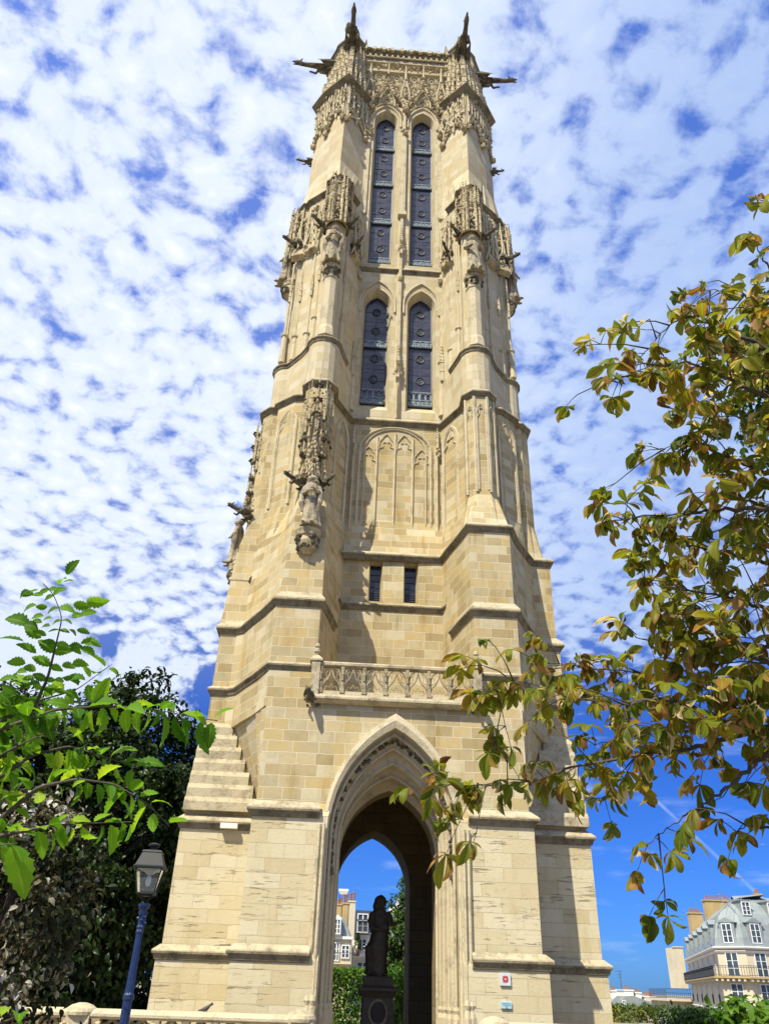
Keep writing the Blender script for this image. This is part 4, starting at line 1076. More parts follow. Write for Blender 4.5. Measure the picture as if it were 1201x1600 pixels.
for k in range(4):
    A, B2 = sq(.138, 2.86), sq(.214, 3.225); j = (k + 1) % 4
    m.add([A[k], A[j], B2[j], B2[k]], [(0, 1, 2, 3)])
m.build('lantern_glass', gm, t)
m = MB(); m.loft([sq(.20, 3.23), sq(.09, 3.19), sq(.05, 3.15)], True); m.lathe([(.02, 3.16), (.045, 3.10), (.05, 3.02), (.03, 2.96), (.01, 2.95)], (LX, LY), 10)
m.build('bulb', simple('white_ceramic', (.55, .55, .5), .4), t)
# statue of a cloaked man on his pedestal under the vault
PX, PY = .07, 3.7
m = MB()
bx2 = lambda w, z: [(PX + w * a, PY + w * b_, z) for a, b_ in ((-1, -1), (1, -1), (1, 1), (-1, 1))]
m.loft([bx2(w, z) for w, z in ((.66, GZ), (.66, GZ + .3), (.56, GZ + .38), (.5, GZ + .5), (.47, 1.22), (.5, 1.26), (.56, 1.36), (.60, 1.40), (.60, 1.48), (.50, 1.52), (.46, 1.56), (.46, 1.76), (.42, 1.80))], True)
ped = m.build('pedestal', BRONZE); tag(ped, 'dark square pedestal with a round medallion under the vault', 'pedestal')
m2 = MB(); m2.tube([(PX + .27 * math.cos(k * .2618), PY - .49, .82 + .33 * math.sin(k * .2618)) for k in range(24)], .04, 6, closed=True)
m2.build('medallion', STRING, ped)
m2 = MB(); m2.ball((PX, PY - .47, .82), .25, (1, .12, 1.22), 16, 8); m2.build('medallion_plate', simple('bronze_plate', (.05, .03, .025), .5), ped)
def cloaked_man():
    m = MB(); n = 28
    P = [(0, .25, .22, -.02), (.04, .25, .22, -.02), (.14, .215, .2, -.01), (.22, .22, .2, -.01), (.28, .265, .22, -.04), (.36, .275, .22, -.04), (.42, .23, .2, -.01), (.54, .215, .185, .02), (.62, .225, .19, .03), (.70, .235, .19, .03), (.76, .215, .165, .0), (.80, .165, .14, -.01), (.82, .12, .12, .0), (.835, .085, .09, .02), (.85, .08, .09, .03), (.87, .10, .11, .04), (.90, .115, .13, .045), (.935, .12, .135, .04), (.965, .10, .115, .03), (.99, .055, .07, .02), (1.0, .015, .02, .02)]
    H = 2.34; rings = []
    for t, a, b, dx in P:
        amp = .07 * max(0, 1 - t / .8)
        rings.append([(dx + a * (1 + amp * math.sin(6 * q + 3 * t) + .5 * amp * math.sin(11 * q)) * math.cos(q), b * (1 + amp * math.sin(5 * q)) * math.sin(q), H * t) for q in [2 * math.pi * k / n for k in range(n)]])
    m.loft(rings, True)
    m.ball((0.0, .04, H * .915), .155, (1, 1, 1.2), 12, 8); m.ball((-.07, .03, H * .85), .12, (1, 1.1, 1.5), 10, 6)    # long hair
    m.blob((.165, -.02, H * .915), .04, (1.3, .7, 1), .05); m.blob((.14, -.02, H * .88), .03, (1, 1.2, .5), .05); m.blob((.12, -.06, H * .93), .022, j=.05)
    m.tube([(.17, -.02, H * .765), (.245, -.08, H * .70), (.27, -.14, H * .63), (.38, -.18, H * .635), (.47, -.2, H * .65)], [.10, .095, .09, .07, .04], 9)
    m.ball((.50, -.2, H * .655), .05, (1.3, .9, .8), 8, 5)
    for k in range(4): m.tube([(.53, -.22 + k * .018, H * .655), (.57, -.22 + k * .018, H * .65), (.59, -.22 + k * .018, H * .64)], .010, 4)
    m.tube([(.50, -.24, H * .66), (.53, -.26, H * .675)], .011, 4)
    m.tube([(-.17, 0, H * .765), (-.235, -.06, H * .66), (-.19, -.18, H * .565), (.0, -.24, H * .55), (.1, -.25, H * .56)], [.085, .085, .075, .055, .04], 9)
    m.ball((.12, -.25, H * .56), .05, (1.2, .8, .8), 8, 5)
    for k in range(4): m.tube([(.14, -.27 + k * .012, H * .56 + k * .012), (.19, -.28, H * .555 + k * .012)], .010, 4)
    m.box((.0, -.33, H * .565), (.17, -.22, H * .61))
    m.tube([(-.16, -.05, .05), (-.19, -.08, .5), (-.24, -.05, .78), (-.33, 0, .8)], [.16, .15, .13, .05], 8)     # bunched cloak
    for x in (-.12, .16): m.ball((x, -.26, .045), .09, (.9, 1.7, .6), 8, 5)
    return m
o = MB().join(cloaked_man(), rotz(0, (PX, PY, 1.80)) @ Matrix.Diagonal((1.28, 1.15, 1.0, 1.0))).build('statue', BRONZE, smooth=False)
tag(o, 'dark silhouetted statue of a long haired man in a cloak under the archway', 'statue')
# the two small signs on the tower wall
SIGN = simple('sign_enamel', (.50, .57, .58), .35, .06); RED = simple('sign_red', (.42, .05, .05), .4, .1); INK = simple('sign_blue_ink', (.10, .24, .32), .5, .1)
t = MB(); t.box((2.69, -3.05, 1.645), (2.955, -3.0, 1.915), .006); sg = t.build('wall_sign', SIGN); tag(sg, 'square white wall sign with a red diamond emblem', 'sign')
m = MB(); c = (2.822, -3.052, 1.785)
m.loft([[(c[0] + r * math.cos(k * math.pi / 2), c[1] - d, c[2] + r * math.sin(k * math.pi / 2)) for k in range(4)] for r, d in ((.082, .0), (.082, .004))], True)
for k in range(4): m.loft([[(c[0] + .062 * math.cos(k * math.pi / 2 + .785) + r * math.cos(q * math.pi / 3), c[1] - d, c[2] + .062 * math.sin(k * math.pi / 2 + .785) + r * math.sin(q * math.pi / 3)) for q in range(6)] for r, d in ((.026, .0), (.026, .003))], True)
m.build('emblem', RED, sg)
m = MB(); m.box((2.80, -3.058, 1.772), (2.845, -3.056, 1.798)); m.build('emblem_centre', SIGN, sg)
t = MB(); t.box((2.69, -3.045, 1.17), (2.955, -3.0, 1.32), .006); sg = t.build('wall_sign', simple('sign_pale_blue', (.33, .52, .57), .35, .06)); tag(sg, 'small pale blue plaque fixed on the stone wall low on the tower', 'sign')
m = MB()
for i in range(2):
    x = 2.72
    while x < 2.92:
        L = random.uniform(.012, .03); m.box((x, -3.05, 1.275 - i * .032), (min(x + L, 2.93), -3.048, 1.287 - i * .032)); x += L + .008
m.tube([(2.822 + .022 * math.cos(k * .785), -3.05, 1.205 + .022 * math.sin(k * .785)) for k in range(8)], .004, 4, closed=True)
m.build('lettering', INK, sg)
# ------------------------------------------------------------------ vegetation
def leaf_mat(name, stops, rough=.45, trans=.45, brown=None, tlight=1.6, vein=0.0):
    """stops: colours over the per-leaf random value; brown: colour that eats in from tip and edge"""
    m = bpy.data.materials.new(name); m.use_nodes = True; nt = m.node_tree; w = NT(nt)
    for n in list(nt.nodes): nt.nodes.remove(n)
    a = w.n('ShaderNodeAttribute', attribute_name='rnd').outputs['Fac']
    t = w.n('ShaderNodeAttribute', attribute_name='edge').outputs['Fac']
    pos = w.n('ShaderNodeNewGeometry').outputs['Position']
    nz = w.noise(pos, 14, 4, 0.6)
    col = w.ramp(w.math('ADD', a, w.math('MULTIPLY', w.math('SUBTRACT', nz, .5), .25)), stops)
    if brown:
        k = w.math('ADD', w.math('MULTIPLY', t, .95), w.math('MULTIPLY', w.math('SUBTRACT', nz, .5), 1.1))
        k = w.math('ADD', k, w.math('MULTIPLY', w.math('SUBTRACT', w.math('FRACT', w.math('MULTIPLY', a, 7.31)), .5), .9))
        bc = w.ramp(w.math('FRACT', w.math('MULTIPLY', a, 3.77)), brown)
        col = w.mix(w.smooth(k, .62, .92), col, bc)
    if vein:
        v = w.n('ShaderNodeAttribute', attribute_name='mid').outputs['Fac']
        col = w.mix(w.math('MULTIPLY', w.smooth(v, .10, .0), vein), col, tuple(min(1, c * 1.8) for c in stops[-1][1]))
    d = w.n('ShaderNodeBsdfPrincipled'); w.put(d.inputs['Base Color'], col); d.inputs['Roughness'].default_value = rough
    d.inputs['Specular IOR Level'].default_value = .18
    tr = w.n('ShaderNodeBsdfTranslucent'); w.put(tr.inputs[0], w.mix(1.0, col, (tlight * 1.1, tlight, tlight * .55), 'MULTIPLY'))
    mx = w.n('ShaderNodeMixShader'); mx.inputs[0].default_value = trans
    nt.links.new(d.outputs[0], mx.inputs[1]); nt.links.new(tr.outputs[0], mx.inputs[2])
    out = w.n('ShaderNodeOutputMaterial'); nt.links.new(mx.outputs[0], out.inputs[0])
    return m
def leaf_template(prof, fold=.18, droop=.25, curl=0.0, wave=0.0):
    """blade along +Y, unit length, three verts per station; prof: [(t, halfwidth)]"""
    V, E, Mi = [], [], []
    for t, h in prof:
        ang = droop * t * 1.4; y = math.sin(ang) / (droop * 1.4) if droop > .01 else t; z0 = -(1 - math.cos(ang)) / (droop * 1.4) if droop > .01 else 0
        zc = curl * t * t * .5
        V += [(-h, y, z0 + zc + fold * h + wave * math.sin(t * 19)), (0, y, z0 + zc), (h, y, z0 + zc + fold * h - wave * math.sin(t * 17))]
        E += [max(t, .75), t * .55, max(t, .75)]; Mi += [1, 0, 1]
    n = len(prof); F = []
    for i in range(n - 1):
        a = 3 * i; F += [(a, a + 1, a + 4, a + 3), (a + 1, a + 2, a + 5, a + 4)]
    return np.array(V), F, np.array(E), np.array(Mi, float)
def frames(d, up):
    """rotation matrices whose Y axis is d and whose Z axis is near up"""
    d = d / np.linalg.norm(d, axis=1, keepdims=True)
    x = np.cross(d, up); x /= np.maximum(np.linalg.norm(x, axis=1, keepdims=True), 1e-6)
    z = np.cross(x, d)
    return np.stack([x, d, z], 2)
def leaves(name, mat, sets, parent=None, smooth=True):
    """sets: list of (template, pos n3, rot n33, scale n, rnd n)"""
    VV, FF, RN, ED, MI, off = [], [], [], [], [], 0
    for (V, F, E, Mi), pos, rot, sc, rn in sets:
        n, k = len(pos), len(V)
        if n == 0: continue
        W = np.einsum('nij,kj->nki', rot, V) * sc[:, None, None] + pos[:, None, :]
        VV.append(W.reshape(-1, 3)); f = np.array(F)
        FF.append((f[None] + (np.arange(n) * k)[:, None, None] + off).reshape(-1, f.shape[1])); off += n * k
        RN.append(np.repeat(rn, k)); ED.append(np.tile(E, n)); MI.append(np.tile(Mi, n))
    VV = np.concatenate(VV); FF = np.concatenate(FF)
    me = bpy.data.meshes.new(name); me.vertices.add(len(VV)); me.vertices.foreach_set('co', VV.ravel().astype(np.float32))
    me.loops.add(FF.size); me.loops.foreach_set('vertex_index', FF.ravel().astype(np.int32))
    me.polygons.add(len(FF)); me.polygons.foreach_set('loop_start', np.arange(0, FF.size, FF.shape[1], dtype=np.int32))
    if smooth: me.polygons.foreach_set('use_smooth', np.ones(len(FF), bool))
    me.update(calc_edges=True)
    for nm, arr in (('rnd', RN), ('edge', ED), ('mid', MI)):
        at_ = me.attributes.new(nm, 'FLOAT', 'POINT'); at_.data.foreach_set('value', np.concatenate(arr).astype(np.float32))
    me.materials.append(mat)
    o = bpy.data.objects.new(name, me); COL.objects.link(o)
    if parent is not None:
        o.parent = parent
        if parent.type == 'EMPTY': o.matrix_parent_inverse = Matrix.Translation(-parent.location)
    return o
BARK = simple('bark', (.07, .058, .042), .9, .35, 14, 0, .5)
TWIG = simple('green_twig', (.16, .13, .05), .7, .3, 20)
def unit(v): return v / np.maximum(np.linalg.norm(v, axis=-1, keepdims=True), 1e-9)
def smoothpath(P, n):
    P = np.array(P, float); s = np.concatenate([[0], np.cumsum(np.linalg.norm(np.diff(P, axis=0), axis=1))]); u = np.linspace(0, s[-1], n)
    Q = np.stack([np.interp(u, s, P[:, k]) for k in range(3)], 1)
    for _ in range(2): Q[1:-1] = (Q[:-2] + 2 * Q[1:-1] + Q[2:]) / 4
    return Q

# ---- near tree on the right: horse chestnut with scorched leaves, palmate, drooping
T_CH = [leaf_template([(0, .015), (.15, .06), (.32, .12), (.5, .165), (.66, .185), (.8, .165), (.9, .105), (1, .0)], f, d, c, w_) for f, d, c, w_ in ((.35, .5, 0, .01), (.9, .9, 0, .02), (1.6, .3, -.2, .015), (.2, 1.2, .1, .02), (2.6, 1.4, 0, .02))]
CH = leaf_mat('chestnut_leaf', [(0.1, (.06, .095, .010)), (.4, (.12, .155, .014)), (.7, (.17, .19, .018)), (.95, (.24, .20, .02))], .45, .45,
              [(0.1, (.12, .055, .014)), (.4, (.24, .105, .02)), (.7, (.34, .22, .11)), (.95, (.50, .40, .26))], 1.9, .5)
def chestnut_set(nodes, dirs, size):
    """palmate leaves at nodes: petiole along dirs then five to seven drooping leaflets"""
    sets = [([], [], [], []) for _ in T_CH]; pets = MB()
    for p, d in zip(nodes, dirs):
        flat = random.random() < .35; L = size * random.uniform(.75, 1.25) * (1.22 if flat else 1); pl = L * random.uniform(.5, 1.0)
        d = np.array(d) / np.linalg.norm(d); tip = p + d * pl + np.array([0, 0, -.25 * pl])
        pets.tube([tuple(p), tuple((p + tip) / 2 + np.array([0, 0, .05 * pl])), tuple(tip)], [.0035, .0025, .002], 4, False)
        axis = unit(np.array([d[0], d[1], d[2] - random.uniform(.1, 1.0)])); up = unit(np.array([random.gauss(0, .35), random.gauss(0, .35), 1.0]))
        x = unit(np.cross(axis, up)); n = random.choice((5, 5, 6, 7)); droop = random.uniform(.0, .15 if flat else .9); r0 = random.random(); scorched = random.random() * (.5 if flat else 1)
        for k in range(n):
            a = (k - (n - 1) / 2) / ((n - 1) / 2) * random.uniform(1.5, 1.9)
            dd = unit(axis * math.cos(a) + x * math.sin(a) - np.array([0, 0, droop * random.uniform(.5, 1.2)]))
            ti = random.choice((0, 0, 1, 3)) if scorched < .62 else random.choice((1, 2, 2, 4, 4))
            S = sets[ti]; S[0].append(tip); S[1].append(dd); S[2].append(L * (1 - .38 * abs(a) / 1.8) * random.uniform(.85, 1.1)); S[3].append(min(1, max(0, r0 * .8 + random.uniform(0, .2))))
    out = []
    for T, (P, Dd, S, Rn) in zip(T_CH, sets):
        if not P: continue
        Dd = np.array(Dd); up = np.tile([0, 0, 1.0], (len(Dd), 1)) + rng.normal(0, .5, (len(Dd), 3))
        out.append((T, np.array(P), frames(Dd, up), np.array(S), np.array(Rn)))
    return out, pets
BR = [  # branches as (pixel u, v, metres from the lens)
 [(1330, 1120, 5.6), (1201, 1135, 5.5), (1090, 1168, 5.4), (1000, 1180, 5.35), (900, 1197, 5.3), (840, 1218, 5.25), (740, 1230, 5.2), (690, 1226, 5.2)],
 [(1280, 1190, 5.4), (1201, 1162, 5.2), (1100, 1112, 5.0), (1030, 1090, 4.9), (960, 1105, 4.9), (880, 1086, 4.8), (820, 1062, 4.8), (765, 1075, 4.8)],
 [(1260, 1150, 5.2), (1180, 1190, 5.1), (1120, 1245, 5.0), (1070, 1275, 5.0), (1030, 1300, 5.0), (1012, 1318, 5.0)],
 [(1280, 1090, 5.8), (1100, 1062, 5.8), (1000, 1052, 5.8), (900, 1042, 5.7), (850, 1035, 5.7)],
 [(1290, 975, 5.6), (1130, 932, 5.5), (1060, 920, 5.5), (1020, 912, 5.5)],
 [(1300, 790, 5.3), (1201, 795, 5.2), (1120, 797, 5.2), (1040, 806, 5.1), (975, 812, 5.1)],
 [(1300, 770, 5.6), (1201, 740, 5.5), (1150, 720, 5.4), (1090, 695, 5.3), (1030, 702, 5.3)],
 [(1300, 660, 5.3), (1201, 622, 5.2), (1130, 590, 5.1), (1075, 565, 5.1), (1010, 572, 5.0), (965, 598, 5.0)],
 [(1290, 590, 5.5), (1150, 522, 5.4), (1085, 490, 5.4), (1040, 510, 5.4), (1000, 560, 5.4)],
 [(1300, 520, 5.2), (1215, 450, 5.1), (1190, 400, 5.0), (1172, 362, 5.0)],
 [(1290, 900, 5.3), (1120, 862, 5.2), (1050, 850, 5.2), (1010, 862, 5.2)],
 [(1290, 1310, 5.0), (1201, 1292, 4.9), (1160, 1290, 4.9), (1150, 1300, 4.9)],
 [(1300, 1020, 5.2), (1100, 1002, 5.1), (1010, 1005, 5.1), (985, 985, 5.1)],
 [(1280, 700, 5.8), (1180, 660, 5.8), (1120, 640, 5.8), (1070, 650, 5.8)],
 [(1280, 480, 5.9), (1180, 470, 5.9), (1130, 452, 5.9), (1095, 455, 5.9)],
 [(1280, 860, 6.0), (1180, 820, 6.0), (1110, 830, 6.0), (1060, 880, 6.0)],
 [(1290, 1060, 4.9), (1180, 1030, 4.9), (1110, 960, 4.9), (1060, 960, 4.9)],
 [(1260, 370, 5.0), (1215, 340, 5.0), (1203, 318, 5.0)],
 [(1280, 560, 6.1), (1190, 560, 6.1), (1140, 560, 6.1)],
 [(1280, 930, 5.9), (1190, 910, 5.9), (1130, 985, 5.9)],
 [(1290, 1220, 5.6), (1180, 1130, 5.6), (1100, 1140, 5.6), (980, 1150, 5.5), (930, 1165, 5.5)],
]
tr = thing('chestnut_tree', 'horse chestnut with scorched brown and olive leaves reaching in from the right edge', 'tree', (6.0, -18.6, GZ))
TRK = np.array([6.0, -18.6, 0])
nodes, dirs, wood = [], [], MB()
wood.tube([(6.0, -18.6, GZ - .1), (6.05, -18.6, 1.2), (5.9, -18.7, 3.0), (5.8, -18.6, 5.2), (5.9, -18.5, 7.6)], [.28, .22, .19, .15, .08], 10)
HUB = [at(1370, v, 5.7) for v in (430, 640, 850, 1060, 1230)]
for hb, zt in zip(HUB, (6.2, 5.0, 3.8, 2.7, 1.7)):        # five limbs from the trunk, forking into the sprays
    s = np.array([5.9, -18.65, zt]); mid_ = (s + hb) / 2 + np.array([rng.uniform(-.3, .3), rng.uniform(-.4, .4), .25])
    L = smoothpath([s, mid_, hb], 14)
    wood.tube([tuple(p + rng.normal(0, .012, 3)) for p in L], [.085 - .055 * i / 13 for i in range(14)], 7)
    for i in range(2, 14):                               # leafy twigs all along the limb
        for _ in range(3):
            d = unit(rng.normal(0, 1, 3) + np.array([.5, 0, .25])); e = L[i] + d * rng.uniform(.3, .95)
            wood.tube([tuple(L[i]), tuple((L[i] + e) / 2 + np.array([0, 0, .06])), tuple(e)], [.012, .008, .003], 5)
            for f in (.45, .65, .85, 1.0): nodes.append(L[i] + (e - L[i]) * f); dirs.append(unit(d + rng.normal(0, .7, 3)))
for bi, b in enumerate(BR):
    P = [at(*q) for q in b]; Q = smoothpath(P, 7 * len(P)); n = len(Q)
    s = min(HUB, key=lambda h: np.linalg.norm(h - Q[0]))
    W = np.vstack([smoothpath([s, (s + Q[0]) / 2 + rng.normal(0, .03, 3), Q[0]], 5)[:-1], Q])
    wood.tube([tuple(p + rng.normal(0, .006, 3)) for p in W], [max(.003, .024 * (1 - i / len(W)) ** 1.1) for i in range(len(W))], 6)
    Ltot = np.linalg.norm(np.diff(Q, axis=0), axis=1).sum(); k = max(3, int(Ltot / (.034 if bi in (0, 1, 3) else .036 if bi in (5, 6, 7, 8, 13, 14, 18) else .048)))
    for j in range(k):
        f = (j + random.random()) / k; i = min(n - 2, int(f * (n - 1))); t = unit(Q[i + 1] - Q[i])
        if bi in (0, 20) and f < .3 and random.random() < .5: continue
        if bi == 2 and .25 < f < .85 and random.random() < .85: continue
        if bi in (9, 17) and random.random() < .72: continue
        d = unit(t * random.uniform(.1, .9) + rng.normal(0, .75, 3) * np.array([1, 1, .7]))
        if random.random() < .35:                      # a side twig carries several leaves
            L = random.uniform(.12, .38); e = Q[i] + d * L
            wood.tube([tuple(Q[i]), tuple((Q[i] + e) / 2 + np.array([0, 0, .02])), tuple(e)], [.006, .004, .003], 4)
            for _ in range(random.choice((1, 2, 3))): nodes.append(e); dirs.append(unit(d + rng.normal(0, .7, 3)))
        else: nodes.append(Q[i]); dirs.append(d)
    for _ in range(1 if bi in (9, 17) else 3): nodes.append(Q[-1]); dirs.append(unit(Q[-1] - Q[-3] + rng.normal(0, .12, 3) * .6))
sets, pets = chestnut_set(nodes, dirs, .138)
leaves('foliage', CH, sets, tr); wood.join(pets).build('branches', BARK, tr, True)

# ---- near tree on the left: pinnate lobed leaves, fresh green
jag = [(0, .01), (.06, .08), (.13, .19), (.17, .15), (.27, .27), (.32, .21), (.43, .30), (.48, .23), (.58, .28), (.63, .20), (.73, .21), (.78, .14), (.88, .11), (1, 0)]
T_KO = [leaf_template(jag, f, d, 0, w_) for f, d, w_ in ((.3, .35, .008), (.5, .7, .012), (.15, .9, .015), (.7, .2, .01))]
KO = leaf_mat('fresh_green_leaf', [(0.05, (.045, .13, .008)), (.45, (.10, .24, .012)), (.8, (.17, .33, .018)), (1, (.27, .40, .03))], .6, .5, None, 1.7, .35)
LB = [  # (path, leaf size, spacing, hang)
 ([(20, 1175, 4.3), (75, 1060, 4.2), (98, 965, 4.1), (84, 928, 4.05), (68, 912, 4.0)], .15, .058, .05),
 ([(-90, 1180, 4.4), (0, 1140, 4.2), (90, 1108, 4.0), (170, 1103, 3.9), (240, 1108, 3.85), (310, 1122, 3.8), (340, 1126, 3.8)], .118, .036, .6),
 ([(-60, 1330, 4.2), (0, 1280, 4.1), (60, 1230, 4.0), (120, 1217, 3.9), (180, 1225, 3.85), (230, 1255, 3.8), (266, 1292, 3.8)], .10, .034, .25),
 ([(-80, 1330, 3.9), (0, 1306, 3.8), (80, 1290, 3.7), (150, 1286, 3.7), (212, 1284, 3.7)], .10, .036, .35),
 ([(-60, 1170, 4.5), (0, 1128, 4.4), (60, 1095, 4.3), (120, 1078, 4.2), (172, 1040, 4.2)], .105, .036, .3),
 ([(-70, 1260, 4.3), (0, 1215, 4.2), (50, 1180, 4.1), (110, 1165, 4.1), (170, 1185, 4.0), (215, 1200, 4.0)], .105, .036, .5),
 ([(-60, 1300, 4.6), (10, 1195, 4.5), (35, 1120, 4.4), (45, 1070, 4.4)], .115, .036, .5),
 ([(-80, 1230, 4.0), (0, 1180, 4.0), (60, 1150, 4.0), (110, 1130, 4.0)], .115, .034, .6),
 ([(-60, 1120, 4.3), (0, 1060, 4.3), (40, 1085, 4.25)], .11, .06, .3),
 ([(-70, 1370, 3.7), (0, 1320, 3.7), (25, 1318, 3.65)], .16, .05, .7),
 ([(-80, 1640, 3.6), (0, 1600, 3.6), (45, 1580, 3.55)], .15, .06, .5),
]
tl = thing('pinnate_tree', 'young tree with fresh green lobed leaves reaching in from the left edge', 'tree', (-6.4, -21.6, GZ))
wood = MB(); ss = [([], [], [], [], []) for _ in T_KO]
wood.tube([(-6.4, -21.6, GZ - .1), (-6.3, -21.6, 1.0), (-6.0, -21.5, 2.2), (-5.9, -21.5, 3.6)], [.12, .10, .08, .04], 9)
LHUB = [at(-190, v, 4.4) for v in (1200, 1340, 1560)]
for hb, zt in zip(LHUB, (2.6, 1.8, 1.1)):
    s = np.array([-6.1, -21.55, zt]); L = smoothpath([s, (s + hb) / 2 + np.array([0, 0, .15]), hb], 10)
    wood.tube([tuple(p + rng.normal(0, .008, 3)) for p in L], [.04 - .022 * i / 9 for i in range(10)], 7)
    for i in range(2, 10):
        for _ in range(9):
            d = unit(rng.normal(0, 1, 3) + np.array([-.2, 0, 0])); T = random.randrange(len(T_KO))
            ss[T][0].append(L[i] + d * rng.uniform(.02, .3)); ss[T][1].append(d); ss[T][2].append(rng.uniform(.08, .15)); ss[T][3].append(random.random()); ss[T][4].append(np.array([0, 0, 1.0]))
for bi, (b, size, step, hang) in enumerate(LB):
    P = [at(*q) for q in b]; Q = smoothpath(P, 8 * len(P)); n = len(Q)
    s = min(LHUB, key=lambda h: np.linalg.norm(h - Q[0]))
    W = np.vstack([smoothpath([s, (s + Q[0]) / 2 + rng.normal(0, .02, 3), Q[0]], 5)[:-1], Q])
    wood.tube([tuple(p) for p in W], [max(.0022, .016 * (1 - i / len(W)) ** 1.2) for i in range(len(W))], 6)
    Ltot = np.linalg.norm(np.diff(Q, axis=0), axis=1).sum(); k = max(4, int(Ltot / step))
    for j in range(k):
        f = (j + .5) / k; i = min(n - 2, int(f * (n - 1))); t = unit(Q[i + 1] - Q[i])
        side = unit(np.cross(t, CF))
        for sg in (1, -1):
            if bi and random.random() < .26: continue
            d = unit(t * random.uniform(.2, .7) + side * sg * random.uniform(.7, 1.1) + rng.normal(0, .35 if bi else .12, 3) + np.array([0, 0, -hang * random.uniform(.5, 1.5)]))
            L = size * random.choice((.6, .75, .85, .95, 1.15)) * ((.35 + .9 * math.sin(math.pi * min(1, .15 + (1 - f) * .8))) if bi == 0 else (.8 + .4 * f))
            if bi == 0:
                root = Q[i]
                for q in (.0, .38, .72):                # pinnae made of a few leaflets in line
                    T = random.choice((0, 1)); ss[T][0].append(root + d * L * q * 1.15); ss[T][1].append(unit(d + np.array([0, 0, -.25]) + rng.normal(0, .1, 3))); ss[T][2].append(L * (.5, .62, .95)[int(q * 2.5)]); ss[T][3].append(random.uniform(.1, .6)); ss[T][4].append(-CF + np.array([0, 0, .7]))
            else:
                T = random.randrange(len(T_KO)); ss[T][0].append(Q[i] + d * .012); ss[T][1].append(d); ss[T][2].append(L); ss[T][3].append(random.random()); ss[T][4].append(-CF * .35 + np.array([0, 0, 1.0]))
sets = []
for T, (P, Dd, S, Rn, Up) in zip(T_KO, ss):
    Dd = np.array(Dd); up = np.array(Up) + rng.normal(0, .38, (len(Dd), 3))
    sets.append((T, np.array(P), frames(Dd, up), np.array(S), np.array(Rn)))
leaves('foliage', KO, sets, tl); wood.build('branches', BARK, tl, True)

# ---- farther trees: trunk, limbs, and a crown of leaf clumps with gaps
T_S = [leaf_template([(0, .03), (.3, .22), (.65, .24), (1, 0)], f, d) for f, d in ((.3, .5), (.6, .9))]
def crown_tree(name, label, cat, base_p, c, rad, nclump, nleaf, size, mat, clump=.8, lobes=9, trunk=.25, group=None, inner=.55, seed=1, low=None):
    random.seed(seed); rg = np.random.default_rng(seed)
    t = thing(name, label, cat, tuple(base_p), group)
    c = np.array(c, float); rad = np.array(rad, float)
    lob = [(unit(rg.normal(0, 1, 3)), rg.uniform(.15, .45)) for _ in range(lobes)]
    C = []
    while len(C) < nclump:
        d = unit(rg.normal(0, 1, 3)); k = 1 + sum(a * max(0, np.dot(d, l)) ** 4 for l, a in lob) - .12
        r = rg.uniform(inner, 1.0) ** .6 * k
        p = c + d * rad * r
        if low is not None and p[2] < low: p[2] = low + abs(rg.normal(0, .4))
        C.append(p)
    C = np.array(C); N = nclump * nleaf
    cs = clump * rg.uniform(.55, 1.35, nclump)
    off = rg.normal(0, 1, (nclump, nleaf, 3)) * cs[:, None, None] * np.array([.42, .42, .26])
    pos = (C[:, None, :] + off).reshape(-1, 3)
    outw = unit(pos - c); d = unit(outw * .5 + rg.normal(0, .7, (N, 3)) + np.array([0, 0, -.35]))
    up = np.tile([0, 0, 1.0], (N, 1)) + outw * .7 + rg.normal(0, .45, (N, 3))
    tone = np.repeat(rg.uniform(0, .65, nclump), nleaf) + rg.uniform(0, .35, N)
    h = N // 2
    sets = [(T_S[0], pos[:h], frames(d[:h], up[:h]), size * rg.uniform(.7, 1.3, h), tone[:h]), (T_S[1], pos[h:], frames(d[h:], up[h:]), size * rg.uniform(.7, 1.3, N - h), tone[h:])]
    leaves('crown', mat, sets, t)
    m = MB(); b = np.array(base_p, float); top = c + np.array([0, 0, rad[2] * .5])
    m.tube([tuple(b + np.array([0, 0, -.1])), tuple(b * .6 + c * .4), tuple(c), tuple(top)], [trunk, trunk * .8, trunk * .6, trunk * .2], 9)
    for k in range(min(26, nclump)):
        p = C[k]; s = b + (top - b) * rg.uniform(.35, .9); m.tube([tuple(s), tuple((s + p) / 2 + np.array([0, 0, .15 * rad[2] * .2])), tuple(p)], [trunk * .28, trunk * .18, trunk * .06], 5)
    m.build('trunk', BARK, t, True)
    return t
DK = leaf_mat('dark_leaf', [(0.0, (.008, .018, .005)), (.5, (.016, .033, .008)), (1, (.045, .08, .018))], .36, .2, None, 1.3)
MID = leaf_mat('mid_green_leaf', [(0.0, (.022, .05, .008)), (.5, (.045, .095, .014)), (1, (.085, .15, .025))], .42, .3, None, 1.4)
BRI = leaf_mat('bright_leaf', [(0.0, (.03, .09, .008)), (.5, (.07, .16, .014)), (1, (.13, .22, .025))], .4, .35, None, 1.5)
PAL = leaf_mat('withered_leaf', [(0.0, (.014, .022, .006)), (.35, (.028, .036, .011)), (.62, (.055, .046, .016)), (.74, (.20, .18, .12)), (.92, (.55, .53, .45))], .55, .2, None, 1.2)
YEL = leaf_mat('yellowing_leaf', [(0.0, (.06, .09, .012)), (.5, (.12, .14, .02)), (1, (.22, .18, .03))], .45, .3, None, 1.4)
G1_ = 'dark trees behind the lamp'
crown_tree('park_tree', 'dense dark green tree between the street lamp and the tower', 'tree', (-11.0, 10.0, GZ), (-11.2, 10.0, 6.0), (3.7, 3.4, 5.6), 420, 80, .30, DK, 1.0, 10, .3, G1_, .6, 3, .3)
